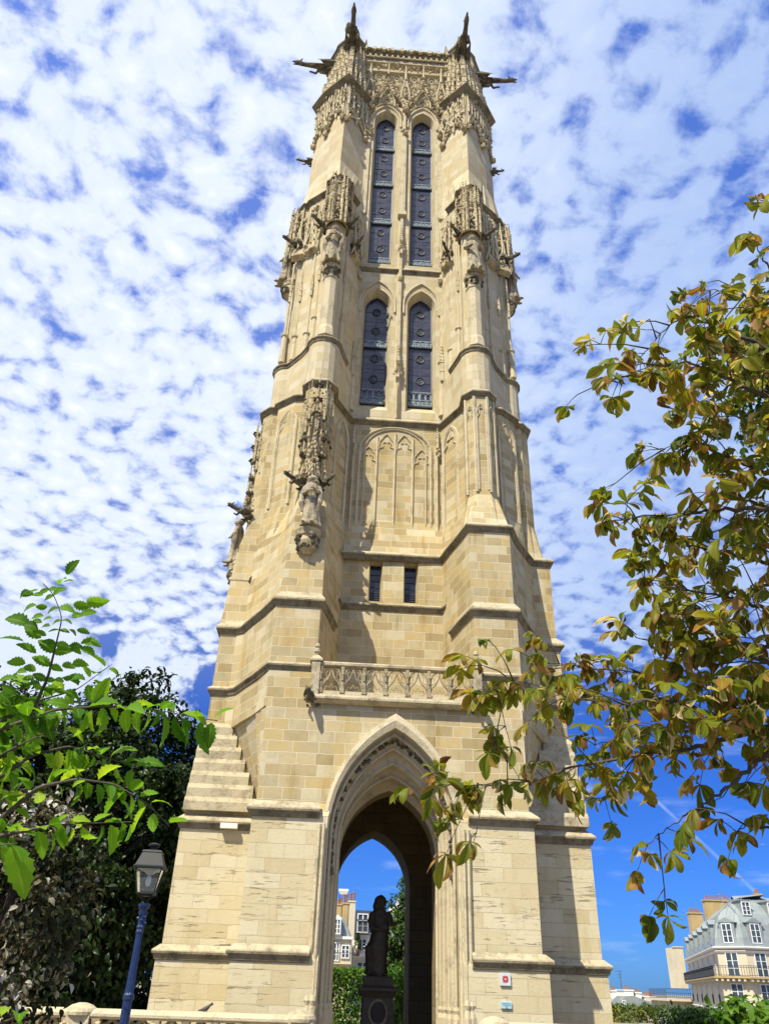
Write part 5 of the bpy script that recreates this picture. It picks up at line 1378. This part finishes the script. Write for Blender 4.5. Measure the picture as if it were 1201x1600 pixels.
crown_tree('park_tree', 'dense dark green tree behind the fresh green leaves at the left', 'tree', (-16.6, 11.0, GZ), (-16.6, 11.0, 6.4), (4.6, 3.6, 6.3), 420, 80, .30, DK, 1.1, 10, .3, G1_, .6, 4, .3)
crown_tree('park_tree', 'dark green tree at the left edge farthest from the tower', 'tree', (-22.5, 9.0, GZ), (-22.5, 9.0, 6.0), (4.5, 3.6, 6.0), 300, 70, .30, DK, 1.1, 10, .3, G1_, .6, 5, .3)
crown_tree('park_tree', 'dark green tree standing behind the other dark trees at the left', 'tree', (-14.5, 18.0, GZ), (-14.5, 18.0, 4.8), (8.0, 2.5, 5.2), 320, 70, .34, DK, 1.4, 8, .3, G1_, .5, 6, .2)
p = at(62, 1385, 14.0)
crown_tree('withered_tree', 'small withered tree with curled brown and whitish leaves left of the lamp', 'tree', (p[0] - .6, p[1], GZ), tuple(p + np.array([-.35, 0, 0])), (1.35, 1.0, 1.45), 230, 34, .125, PAL, .40, 9, .08, None, .3, 7)
p = at(1290, 560, 12)
crown_tree('broadleaf_tree', 'deep green leafy tree behind the scorched branches at the right edge', 'tree', (p[0] + 1.5, p[1] + .5, GZ), tuple(p + np.array([.25, 0, 0])), (1.15, 1.2, 1.9), 150, 60, .13, MID, .45, 8, .12, None, .5, 8)
p = at(1222, 1664, 19)
crown_tree('leafy_shrub', 'bright green leafy shrub below the corner apartment building', 'shrub', (p[0], p[1], GZ), tuple(p), (1.35, .9, 1.0), 130, 40, .21, BRI, .4, 8, .05, None, .4, 9)
p = at(1078, 1622, 60)
crown_tree('street_tree', 'green tree top below the iron balcony of the corner apartment building', 'tree', (p[0], p[1], GZ - 3), tuple(p), (2.6, 2, 1.5), 80, 40, .3, MID, .7, 8, .15, None, .3, 12)
p = at(1000, 1630, 75)
crown_tree('street_tree', 'yellowing tree top in front of the small white house', 'tree', (p[0], p[1], GZ - 3), tuple(p), (4.2, 2, 2.0), 90, 40, .4, YEL, .8, 8, .15, None, .3, 10)
p = at(618, 1520, 50)
crown_tree('street_tree', 'green tree seen through the archway right of the statue', 'tree', (p[0] + .3, p[1], GZ), tuple(p + np.array([1.0, 0, -.2])), (1.35, 1.6, 4.4), 330, 60, .22, MID, .55, 9, .15, None, .4, 11)
# hedge of upright blades seen through the arch
t = thing('bamboo_hedge', 'tall green bamboo hedge seen through the archway left of the statue', 'hedge', (0.4, 17, GZ))
N = 9000; p0 = at_y(545, 1522, 17.0)
pos = np.stack([rng.uniform(-3, 3.4, N), rng.uniform(16.6, 17.6, N), p0[2] + .2 - (p0[2] - GZ) * rng.random(N) ** 1.3], 1)
d = unit(np.stack([rng.normal(0, .5, N), rng.normal(0, .5, N), rng.uniform(-.8, 1, N)], 1)); up = rng.normal(0, 1, (N, 3)) + np.array([0, -1, .5])
leaves('foliage', BRI, [(T_S[0], pos, frames(d, up), rng.uniform(.10, .22, N), rng.random(N))], t)
m = MB()
for i in range(60): x, y = random.uniform(-3, 3.4), random.uniform(16.7, 17.5); m.tube([(x, y, GZ), (x + random.uniform(-.1, .1), y, p0[2] - .2)], [.02, .012], 5)
m.build('canes', TWIG, t)

# clipped hedge closing the square towards the street
t = thing('park_hedge', 'long low green hedge far behind the tower below the rooftops', 'hedge', (38, 48, GZ))
N = 9000; pos = np.stack([rng.uniform(20, 60, N), 48 + rng.normal(0, .5, N), GZ + 1.05 * rng.random(N) ** .6 + .10 * rng.normal(0, 1, N)], 1)
d = unit(rng.normal(0, 1, (N, 3))); up = rng.normal(0, .6, (N, 3)) + np.array([0, -.6, 1])
leaves('foliage', MID, [(T_S[0], pos, frames(d, up), rng.uniform(.2, .34, N), rng.random(N))], t)
m = MB()
for i in range(60): x = 20.5 + i * .66; m.tube([(x, 48, GZ - .05), (x + .1, 48, GZ + 1.0)], [.03, .012], 5)
m.build('stems', BARK, t)
# ------------------------------------------------------------------ buildings beyond the square
CREAM = simple('cream_stucco', (.56, .50, .36), .85, .10, .6)
TANW = simple('tan_render', (.40, .29, .13), .85, .15, .8)
WHITE = simple('white_render', (.74, .72, .66), .8, .06, .8)
ZINC = simple('zinc_roof', (.25, .285, .285), .5, .14, 1.2, .1)
DZINC = simple('dark_slate_roof', (.055, .07, .105), .45, .2, 2.0)
CLAY = simple('clay_pot', (.25, .13, .08), .8, .25, 4)
PANE = simple('window_glass', (.05, .075, .10), .08, .4, .8)
FRAME = simple('white_window_frame', (.70, .70, .68), .5, .04)
RAIL = simple('railing_iron', (.035, .04, .05), .5, .2)
SHADE = simple('timber_blind', (.22, .13, .05), .8, .2)
def seg(P, Q):
    P, Q = Vector((P[0], P[1], 0)), Vector((Q[0], Q[1], 0)); t = (Q - P).normalized(); n = Vector((t.y, -t.x, 0))
    return P, t, n, (Q - P).length
def slab(mb, o, t, n, x0, x1, z0, z1, d0, d1):
    c = lambda x, d, z: tuple(o + t * x + n * d + Vector((0, 0, z)))
    mb.add([c(x0, d0, z0), c(x1, d0, z0), c(x1, d1, z0), c(x0, d1, z0), c(x0, d0, z1), c(x1, d0, z1), c(x1, d1, z1), c(x0, d1, z1)],
           [(0, 3, 2, 1), (4, 5, 6, 7), (0, 1, 5, 4), (1, 2, 6, 5), (2, 3, 7, 6), (3, 0, 4, 7)])
def window(P, t, n, x, z0, z1, w, parent, d=.0, rail=False, frame=None, dark=False, pj=.10):
    m = MB(); b = .09
    for a in ((x - w / 2 - b, x - w / 2, z0 - b, z1 + b), (x + w / 2, x + w / 2 + b, z0 - b, z1 + b), (x - w / 2, x + w / 2, z1, z1 + b), (x - w / 2, x + w / 2, z0 - b, z0)):
        slab(m, P, t, n, *a, d - .02, d + pj)
    slab(m, P, t, n, x - .05, x + .05, z0, z1, d + .01, d + .07)
    for k in (.33, .66): slab(m, P, t, n, x - w / 2, x + w / 2, z0 + (z1 - z0) * k - .025, z0 + (z1 - z0) * k + .025, d + .015, d + .06)
    o = m.build('window', frame or FRAME, parent)
    m = MB(); slab(m, P, t, n, x - w / 2, x + w / 2, z0, z1, d - .02, d + .03); m.build('pane', PANE if not dark else DZINC, o)
    if rail:
        m = MB()
        for k in range(9): slab(m, P, t, n, x - w / 2 + w * k / 8 - .012, x - w / 2 + w * k / 8 + .012, z0, z0 + .9, d + .14, d + .17)
        slab(m, P, t, n, x - w / 2 - .1, x + w / 2 + .1, z0 + .88, z0 + .94, d + .12, d + .18); m.build('window_guard', RAIL, o)
    return o
def pots(mb, o, t, n, x0, x1, z, k, r=.13):
    for i in range(k):
        c = o + t * (x0 + (x1 - x0) * (i + .5) / k); h = random.uniform(.35, .75)
        mb.lathe([(r, z), (r * .85, z + h * .8), (r * 1.05, z + h * .85), (r * .9, z + h)], (c.x, c.y), 8)
def corner_block():
    A, B, C, D, E = (52., 105.), (39.75, 67.), (41.7, 64.6), (60., 66.5), (64., 104.)
    FP = [A, B, C, D, E]; ZE, ZB = 5.95, 3.2
    t = thing('apartment_building', 'cream corner apartment building with a curved zinc mansard roof and long balcony', 'building', (50, 84, GZ))
    m = MB(); m.loft([[(x, y, z) for x, y in FP] for z in (GZ, ZE)], True); m.build('wall', CREAM, t)
    rings = []
    for ins, z in ((-.12, ZE + .02), (.0, ZE + .9), (.35, ZE + 2.2), (1.0, ZE + 3.3), (2.2, ZE + 4.4), (3.6, ZE + 5.0), (6.5, ZE + 5.5)):
        rings.append([(x, y, z) for x, y in offset_path(FP, -ins, True)])
    m = MB(); m.loft(rings, True); roof = m.build('mansard_roof', ZINC, t)
    m = MB()
    for z, p, h in ((ZE, .42, .14), (ZE - .32, .22, .10), (ZB + .15, .0, 0), (.35, .16, .12)):
        if p: m.loft([[(x, y, z + dz) for x, y in offset_path(FP, q, True)] for q, dz in ((-.02, h), (p, h * .6), (p, 0), (p * .5, -.14), (-.02, -.2))], False)
    m.build('cornice', WHITE, t)
    sides = [(A, B, 6, 1.3), (B, C, 1, 1.15), (C, D, 6, 1.15)]
    for P0, Q0, n, w in sides:
        P, tt, nn, L = seg(P0, Q0)
        for i in range(n):
            x = L * (i + .5) / n
            window(P, tt, nn, x, ZB + .2, ZB + 2.25, w, t, pj=.05 if n == 6 and P0 == A else .1)
            window(P, tt, nn, x, .75, 2.65, w, t, rail=True)
            dm = MB()                                   # dormer: cheeks, pediment, glazing
            slab(dm, P, tt, nn, x - w * .72, x + w * .72, ZE + .35, ZE + 2.35, -.95, .06)
            c = lambda X, d, z: tuple(P + tt * X + nn * d + Vector((0, 0, z)))
            dm.add([c(x - w * .9, .16, ZE + 2.35), c(x + w * .9, .16, ZE + 2.35), c(x, .16, ZE + 2.85), c(x - w * .9, -1.4, ZE + 2.35), c(x + w * .9, -1.4, ZE + 2.35), c(x, -1.4, ZE + 2.85)], [(0, 1, 2), (3, 5, 4), (0, 3, 4, 1), (1, 4, 5, 2), (2, 5, 3, 0)])
            o = dm.build('dormer', ZINC, t); window(P, tt, nn, x, ZE + .5, ZE + 2.2, w * .8, t, .07, pj=.04, frame=ZINC if P0 == A else None)
            if (P0, Q0) == (C, D):
                dm = MB(); slab(dm, P, tt, nn, x - .55, x + .55, ZE + 3.05, ZE + 4.5, -2.3, -.85); slab(dm, P, tt, nn, x - .68, x + .68, ZE + 4.5, ZE + 4.62, -2.5, -.75); dm.build('dormer', ZINC, t)
                window(P, tt, nn, x, ZE + 3.2, ZE + 4.35, .8, t, -.84)
        m = MB()                                        # standing seams of the zinc
        for i in range(int(L / .9)):
            x = .4 + i * .9; prev = None
            pr = [(-.0, ZE + .9), (.35, ZE + 2.2), (1.0, ZE + 3.3), (2.2, ZE + 4.4), (3.5, ZE + 4.97)]
            m.tube([tuple(P + tt * x - nn * (a - .02) + Vector((0, 0, z))) for a, z in pr], .035, 4)
        m.build('roof_seam', ZINC, roof)
    bo = offset_path(FP, .75, True); bi = offset_path(FP, -.02, True)
    m = MB(); m.loft([[(x, y, z) for x, y in q] for q, z in ((bi, ZB - .02), (bo, ZB - .02), (bo, ZB + .14), (bi, ZB + .14))], False); bal_ = m.build('balcony', TANW, t)
    m = MB(); br = MB(); bl = MB()
    for k in range(3):
        P, tt, nn, L = seg(bo[k], bo[k + 1])
        for i in range(int(L / .28) + 1): slab(m, P, tt, nn, i * .28 - .015, i * .28 + .015, ZB + .14, ZB + 1.1, -.05, -.02)
        for z in (ZB + .25, ZB + .95, ZB + 1.1): slab(m, P, tt, nn, 0, L, z - .02, z + .02, -.06, -.0)
        for i in range(int(L / .6)): slab(br, P, tt, nn, i * .6 + .1, i * .6 + .35, ZB - .28, ZB - .02, -.7, -.08)
        if k == 0: slab(bl, P, tt, nn, L * .25, L, ZB + .2, ZB + 1.0, -.10, -.07)
    m.build('railing', RAIL, bal_); br.build('bracket', CREAM, bal_); bl.build('screen', SHADE, bal_)
    for (u0, v0, u1, v1, y, k) in ((1101, 1407, 1150, 1450, 84, 10), (1077, 1427, 1101, 1455, 95, 6), (1180, 1398, 1197, 1440, 76, 3), (1054, 1480, 1073, 1530, 108, 0)):
        a, b_ = at_y(u0, v0, y), at_y(u1, v1, y)
        m = MB(); m.box((a[0], y, b_[2] - (2.5 if k else 1.2)), (b_[0], y + (1.0 if k else 4), a[2])); m.box((a[0] - .1, y - .1, a[2] - .02), (b_[0] + .1, y + 1.1, a[2] + .14))
        o = m.build('chimney', TANW if k else CREAM, t)
        if k:
            m = MB(); pots(m, Vector((a[0], y + .5, 0)), Vector((1, 0, 0)), None, .1, b_[0] - a[0] - .1, a[2] + .12, k, .12); m.build('chimney_pot', CLAY, o)
corner_block()
def lower_wing():
    Y = 107; a, b_ = at_y(1047, 1564, Y), at_y(1084, 1600, Y)
    t = thing('apartment_building', 'lower cream wing with an iron railed roof terrace left of the corner apartment building', 'building', (a[0] + 2, Y, GZ))
    m = MB(); m.box((a[0], Y, GZ), (b_[0] + 3, Y + 8, a[2])); m.build('wall', CREAM, t)
    m = MB(); m.box((a[0] - .9, Y - .9, a[2] + .005), (b_[0] + 3, Y + 8, a[2] + .3)); s = m.build('terrace_slab', CREAM, t)
    m = MB(); x = a[0] - .85
    while x < b_[0] + 2: m.box((x, Y - .85, a[2] + .3), (x + .04, Y - .81, a[2] + 1.55)); x += .3
    for z in (.5, 1.0, 1.55): m.box((a[0] - .85, Y - .86, a[2] + z), (b_[0] + 2, Y - .80, a[2] + z + .05))
    for k in range(24): m.box((a[0] - .86, Y - .8 + k * .3, a[2] + .3), (a[0] - .82, Y - .76 + k * .3, a[2] + 1.55))
    m.build('railing', RAIL, s)
    for k in range(3): window(Vector((0, Y, 0)), Vector((1, 0, 0)), Vector((0, -1, 0)), a[0] + .8 + k * 1.5, a[2] - 2.6, a[2] - .5, .8, t, .01)
lower_wing()
def poly(mb, pts, y, d):
    q = [at_y(u, v, y) for u, v in pts]
    mb.loft([[(p[0], y, p[2]) for p in q], [(p[0], y + d, p[2]) for p in q]], True)
def pxwin(u0, v0, u1, v1, y, parent, rail=False):
    a, b_ = at_y(u0, v0, y), at_y(u1, v1, y)
    return window(Vector((0, y, 0)), Vector((1, 0, 0)), Vector((0, -1, 0)), (a[0] + b_[0]) / 2, b_[2], a[2], abs(b_[0] - a[0]), parent, .01, rail)
def white_house():
    Y = 116; p = at_y(990, 1590, Y)
    t = thing('terrace_house', 'low white house with grey mansard roof and white chimney stacks beside the tower', 'building', (p[0], Y, GZ))
    a = at_y(943, 1586, Y); b_ = at_y(1052, 1612, Y)
    m = MB(); m.box((a[0], Y, GZ), (b_[0] + 3, Y + 14, a[2] - .3)); m.build('wall', CREAM, t)
    m = MB(); poly(m, [(941, 1588), (1052, 1604), (1046, 1592), (1034, 1580), (1022, 1570), (1008, 1563), (990, 1556), (963, 1557), (950, 1570)], Y - .3, 8); m.build('mansard_roof', ZINC, t)
    m = MB(); poly(m, [(970, 1579), (979, 1579), (980, 1562), (975, 1558), (970, 1562)], Y - 1.0, 3); m.build('dormer', ZINC, t); pxwin(971.5, 1564, 977.5, 1577, Y - 1.0, t)
    for x in (1003, 1017, 1030):
        m = MB(); poly(m, [(x, 1579 + (x - 1003) * .35), (x + 7, 1582 + (x - 1003) * .35), (x + 8, 1570 + (x - 1003) * .35), (x + 3, 1565 + (x - 1003) * .35), (x, 1568 + (x - 1003) * .35)], Y - .9, 3); m.build('dormer', DZINC, t)
    pxwin(962, 1590, 969, 1603, Y - .02, t)
    for u0, v0, u1, v1, k in ((957, 1549, 967, 1585, 4), (976, 1548, 994, 1580, 4), (994, 1552, 1006, 1580, 3), (1008, 1558, 1030, 1595, 5), (941, 1560, 948, 1585, 2), (948, 1552, 953, 1585, 2)):
        a, b_ = at_y(u0, v0, Y), at_y(u1, v1, Y)
        m = MB(); m.box((a[0], Y + .5, GZ + 1), (b_[0], Y + 5.5, a[2])); m.box((a[0] - .1, Y + .4, a[2] + .002), (b_[0] + .1, Y + 5.6, a[2] + .16)); o = m.build('chimney', WHITE, t)
        m = MB(); pots(m, Vector((a[0], Y + 1, 0)), Vector((1, 0, 0)), None, .1, b_[0] - a[0] - .1, a[2] + .14, k, .14); m.build('chimney_pot', CLAY, o)
    a, b_ = at_y(971, 1550, Y + 4), at_y(972, 1517, Y + 4)
    m = MB(); m.tube([(a[0], Y + 4, a[2] - 2), (a[0], Y + 4, b_[2])], .045, 5)
    for q, w in ((0, .8), (-.5, .55), (-.9, .4)): m.tube([(a[0] - w, Y + 4, b_[2] + q - .1), (a[0] + w * .5, Y + 4, b_[2] + q)], .03, 4)
    m.build('aerial', RAIL, t)
    t = thing('terrace_house', 'narrow dark roofed house with a brick chimney squeezed between two pale buildings', 'building', (at_y(1043, 1590, 128)[0], 128, GZ))
    m = MB(); poly(m, [(1028, 1600), (1056, 1606), (1054, 1580), (1046, 1572), (1032, 1570)], 126, 8); m.build('mansard_roof', DZINC, t)
    a, b_ = at_y(1031, 1566, 127), at_y(1049, 1574, 127)
    m = MB(); m.box((a[0], 127.2, b_[2] - 4), (b_[0], 131, a[2])); o = m.build('chimney', CLAY, t)
    m = MB(); pots(m, Vector((a[0], 128, 0)), Vector((1, 0, 0)), None, .1, b_[0] - a[0] - .1, a[2], 5, .14); m.build('chimney_pot', CLAY, o)
    a, b_ = at_y(1028, 1600, 128), at_y(1056, 1606, 128); m = MB(); m.box((a[0], 128, GZ), (b_[0], 138, a[2])); m.build('wall', TANW, t)
white_house()
def arch_view():
    Y = 47
    t = thing('apartment_building', 'cream house with tall chimney flues seen through the arch left of the statue', 'building', (0, Y, GZ))
    m = MB(); a, b_ = at_y(505, 1466, Y), at_y(547, 1530, Y); m.box((a[0] - 4, Y, GZ), (b_[0], Y + 9, a[2])); m.build('wall', CREAM, t)
    m = MB(); a, b_ = at_y(505, 1462, Y), at_y(549, 1468, Y); m.box((a[0] - 4, Y - .25, b_[2]), (b_[0] + .1, Y + .5, a[2])); m.build('cornice', WHITE, t)
    m = MB(); poly(m, [(500, 1464), (547, 1464), (541, 1440), (534, 1432), (500, 1428)], Y + .2, 6); m.build('mansard_roof', ZINC, t)
    m = MB(); poly(m, [(522, 1462), (533, 1462), (534, 1435), (528, 1429), (522, 1432)], Y - .4, 2); m.build('dormer', WHITE, t); pxwin(524, 1437, 530, 1458, Y - .4, t)
    for u0, v0, u1, v1, col in ((526, 1413, 533, 1462, TANW), (534, 1411, 544, 1462, TANW), (545, 1408, 554, 1466, CREAM)):
        a, b_ = at_y(u0, v0, Y), at_y(u1, v1, Y)
        m = MB(); m.box((a[0], Y + .9, b_[2]), (b_[0] - .03, Y + 2.2, a[2])); m.box((a[0] - .04, Y + .85, a[2] + .003), (b_[0], Y + 2.25, a[2] + .12)); o = m.build('chimney', col, t)
        m = MB(); pots(m, Vector((a[0], Y + 1.5, 0)), Vector((1, 0, 0)), None, .05, b_[0] - a[0] - .05, a[2] + .11, 2, .11); m.build('chimney_pot', CLAY, o)
    pxwin(523, 1474, 528, 1500, Y, t); pxwin(535, 1478, 544, 1496, Y, t)
    m = MB(); a, b_ = at_y(512, 1504, Y), at_y(548, 1507, Y); m.box((a[0], Y - .8, b_[2]), (b_[0], Y, a[2]))
    bl = m.build('balcony', CREAM, t); m = MB(); a2 = at_y(512, 1489, Y)
    for k in range(16): x = a[0] + (b_[0] - a[0]) * k / 15; m.box((x - .012, Y - .78, a[2]), (x + .012, Y - .755, a2[2]))
    m.box((a[0], Y - .8, a2[2]), (b_[0], Y - .74, a2[2] + .04)); m.build('railing', RAIL, bl)
    p = at_y(537, 1395, Y)
    tk = thing('roof_tank', 'white metal cowl on thin legs above the chimney flues seen through the arch', 'tank', (p[0], Y + 1.6, p[2] - 1))
    m = MB(); q = lambda w, z: [(p[0] + w * x, Y + 1.6 + w * .6 * y, z) for x, y in ((-1, -1), (1, -1), (1, 1), (-1, 1))]
    m.loft([q(.28, p[2]), q(.42, p[2] + .28), q(.42, p[2] + .42)], True); m.build('cowl', WHITE, tk)
    m = MB()
    for x, y in ((-1, -1), (1, -1), (1, 1), (-1, 1)): m.tube([(p[0] + .3 * x, Y + 1.6 + .18 * y, p[2] - 1.05), (p[0] + .27 * x, Y + 1.6 + .16 * y, p[2] + .02)], .025, 5)
    m.build('leg', RAIL, tk)
    Y = 52
    t = thing('apartment_building', 'pale house with slate mansard and white dormer directly behind the archway statue', 'building', (2.0, Y, GZ))
    a, b_ = at_y(550, 1460, Y), at_y(604, 1530, Y); m = MB(); m.box((a[0], Y, GZ), (b_[0], Y + 9, a[2])); m.build('wall', WHITE, t)
    m = MB(); poly(m, [(552, 1460), (606, 1461), (598, 1424), (556, 1422)], Y + .3, 6); m.build('mansard_roof', DZINC, t)
    m = MB(); poly(m, [(553, 1458), (577, 1458), (577, 1430), (567, 1422), (554, 1428)], Y - .5, 3); m.build('dormer', DZINC, t); pxwin(560, 1429, 573, 1456, Y - .5, t, True)
    m = MB(); a, b_ = at_y(550, 1457, Y), at_y(604, 1461, Y); m.box((a[0], Y - .3, b_[2]), (b_[0], Y, a[2])); m.build('cornice', WHITE, t)
    pxwin(560, 1468, 571, 1484, Y, t); pxwin(559, 1504, 573, 1524, Y, t)
    m = MB(); a, b_ = at_y(549, 1494, Y), at_y(574, 1498, Y); m.box((a[0], Y - 1.0, b_[2]), (b_[0], Y, a[2])); m.build('balcony', CREAM, t)
    p = at_y(558, 1494, Y - .5)
    pt = thing('potted_conifer', 'small conifer in a pot on the balcony seen through the arch', 'plant', (p[0], Y - .5, p[2]))
    m = MB(); m.lathe([(.16, p[2] + .01), (.22, p[2] + .4), (.2, p[2] + .4)], (p[0], Y - .5), 10); m.build('pot', CLAY, pt)
    N = 500; z = rng.random(N); th = rng.uniform(0, 6.28, N); r = .42 * (1 - z) * rng.random(N) ** .4
    pos = np.stack([p[0] + r * np.cos(th), Y - .5 + r * np.sin(th), p[2] + .4 + z * 1.35], 1); d = unit(np.stack([np.cos(th), np.sin(th), .3 + 0 * th], 1))
    leaves('foliage', MID, [(T_S[0], pos, frames(d, rng.normal(0, 1, (N, 3))), np.full(N, .13), rng.random(N))], pt)
    Y = 58
    t = thing('apartment_building', 'white house with a satellite dish seen through the arch right of the statue', 'building', (6, Y, GZ))
    a, b_ = at_y(604, 1470, Y), at_y(668, 1540, Y); m = MB(); m.box((a[0], Y, GZ), (b_[0], Y + 9, a[2])); m.build('wall', CREAM, t)
    m = MB(); poly(m, [(603, 1470), (668, 1470), (662, 1432), (640, 1428), (612, 1430)], Y + .2, 6); m.build('mansard_roof', ZINC, t)
    m = MB(); poly(m, [(614, 1462), (634, 1462), (634, 1432), (624, 1426), (614, 1430)], Y - .4, 2); m.build('dormer', simple('green_copper', (.10, .22, .18), .6), t); pxwin(618, 1434, 630, 1458, Y - .4, t)
    for u0, v0, u1, v1 in ((610, 1416, 619, 1440), (626, 1414, 642, 1440), (644, 1408, 660, 1440)):
        a, b_ = at_y(u0, v0, Y), at_y(u1, v1, Y); m = MB(); m.box((a[0], Y + 1, b_[2]), (b_[0], Y + 2.4, a[2])); o = m.build('chimney', WHITE, t)
        m = MB(); pots(m, Vector((a[0], Y + 1.6, 0)), Vector((1, 0, 0)), None, .1, b_[0] - a[0] - .1, a[2], 2, .15); m.build('chimney_pot', DZINC, o)
    p = at_y(622.5, 1412, Y); m = MB()
    m.loft([[(p[0] + r * .55 * math.cos(k * .5236) + d * .3, Y + .6 - d, p[2] + r * math.sin(k * .5236)) for k in range(12)] for r, d in ((.55, .16), (.5, .06), (.3, -.02), (.02, -.05))], True); m.tube([(p[0], Y + .6, p[2]), (p[0] + .1, Y + 1.0, p[2] - 1.2)], .04, 5)
    m.build('satellite_dish', WHITE, t)
arch_view()
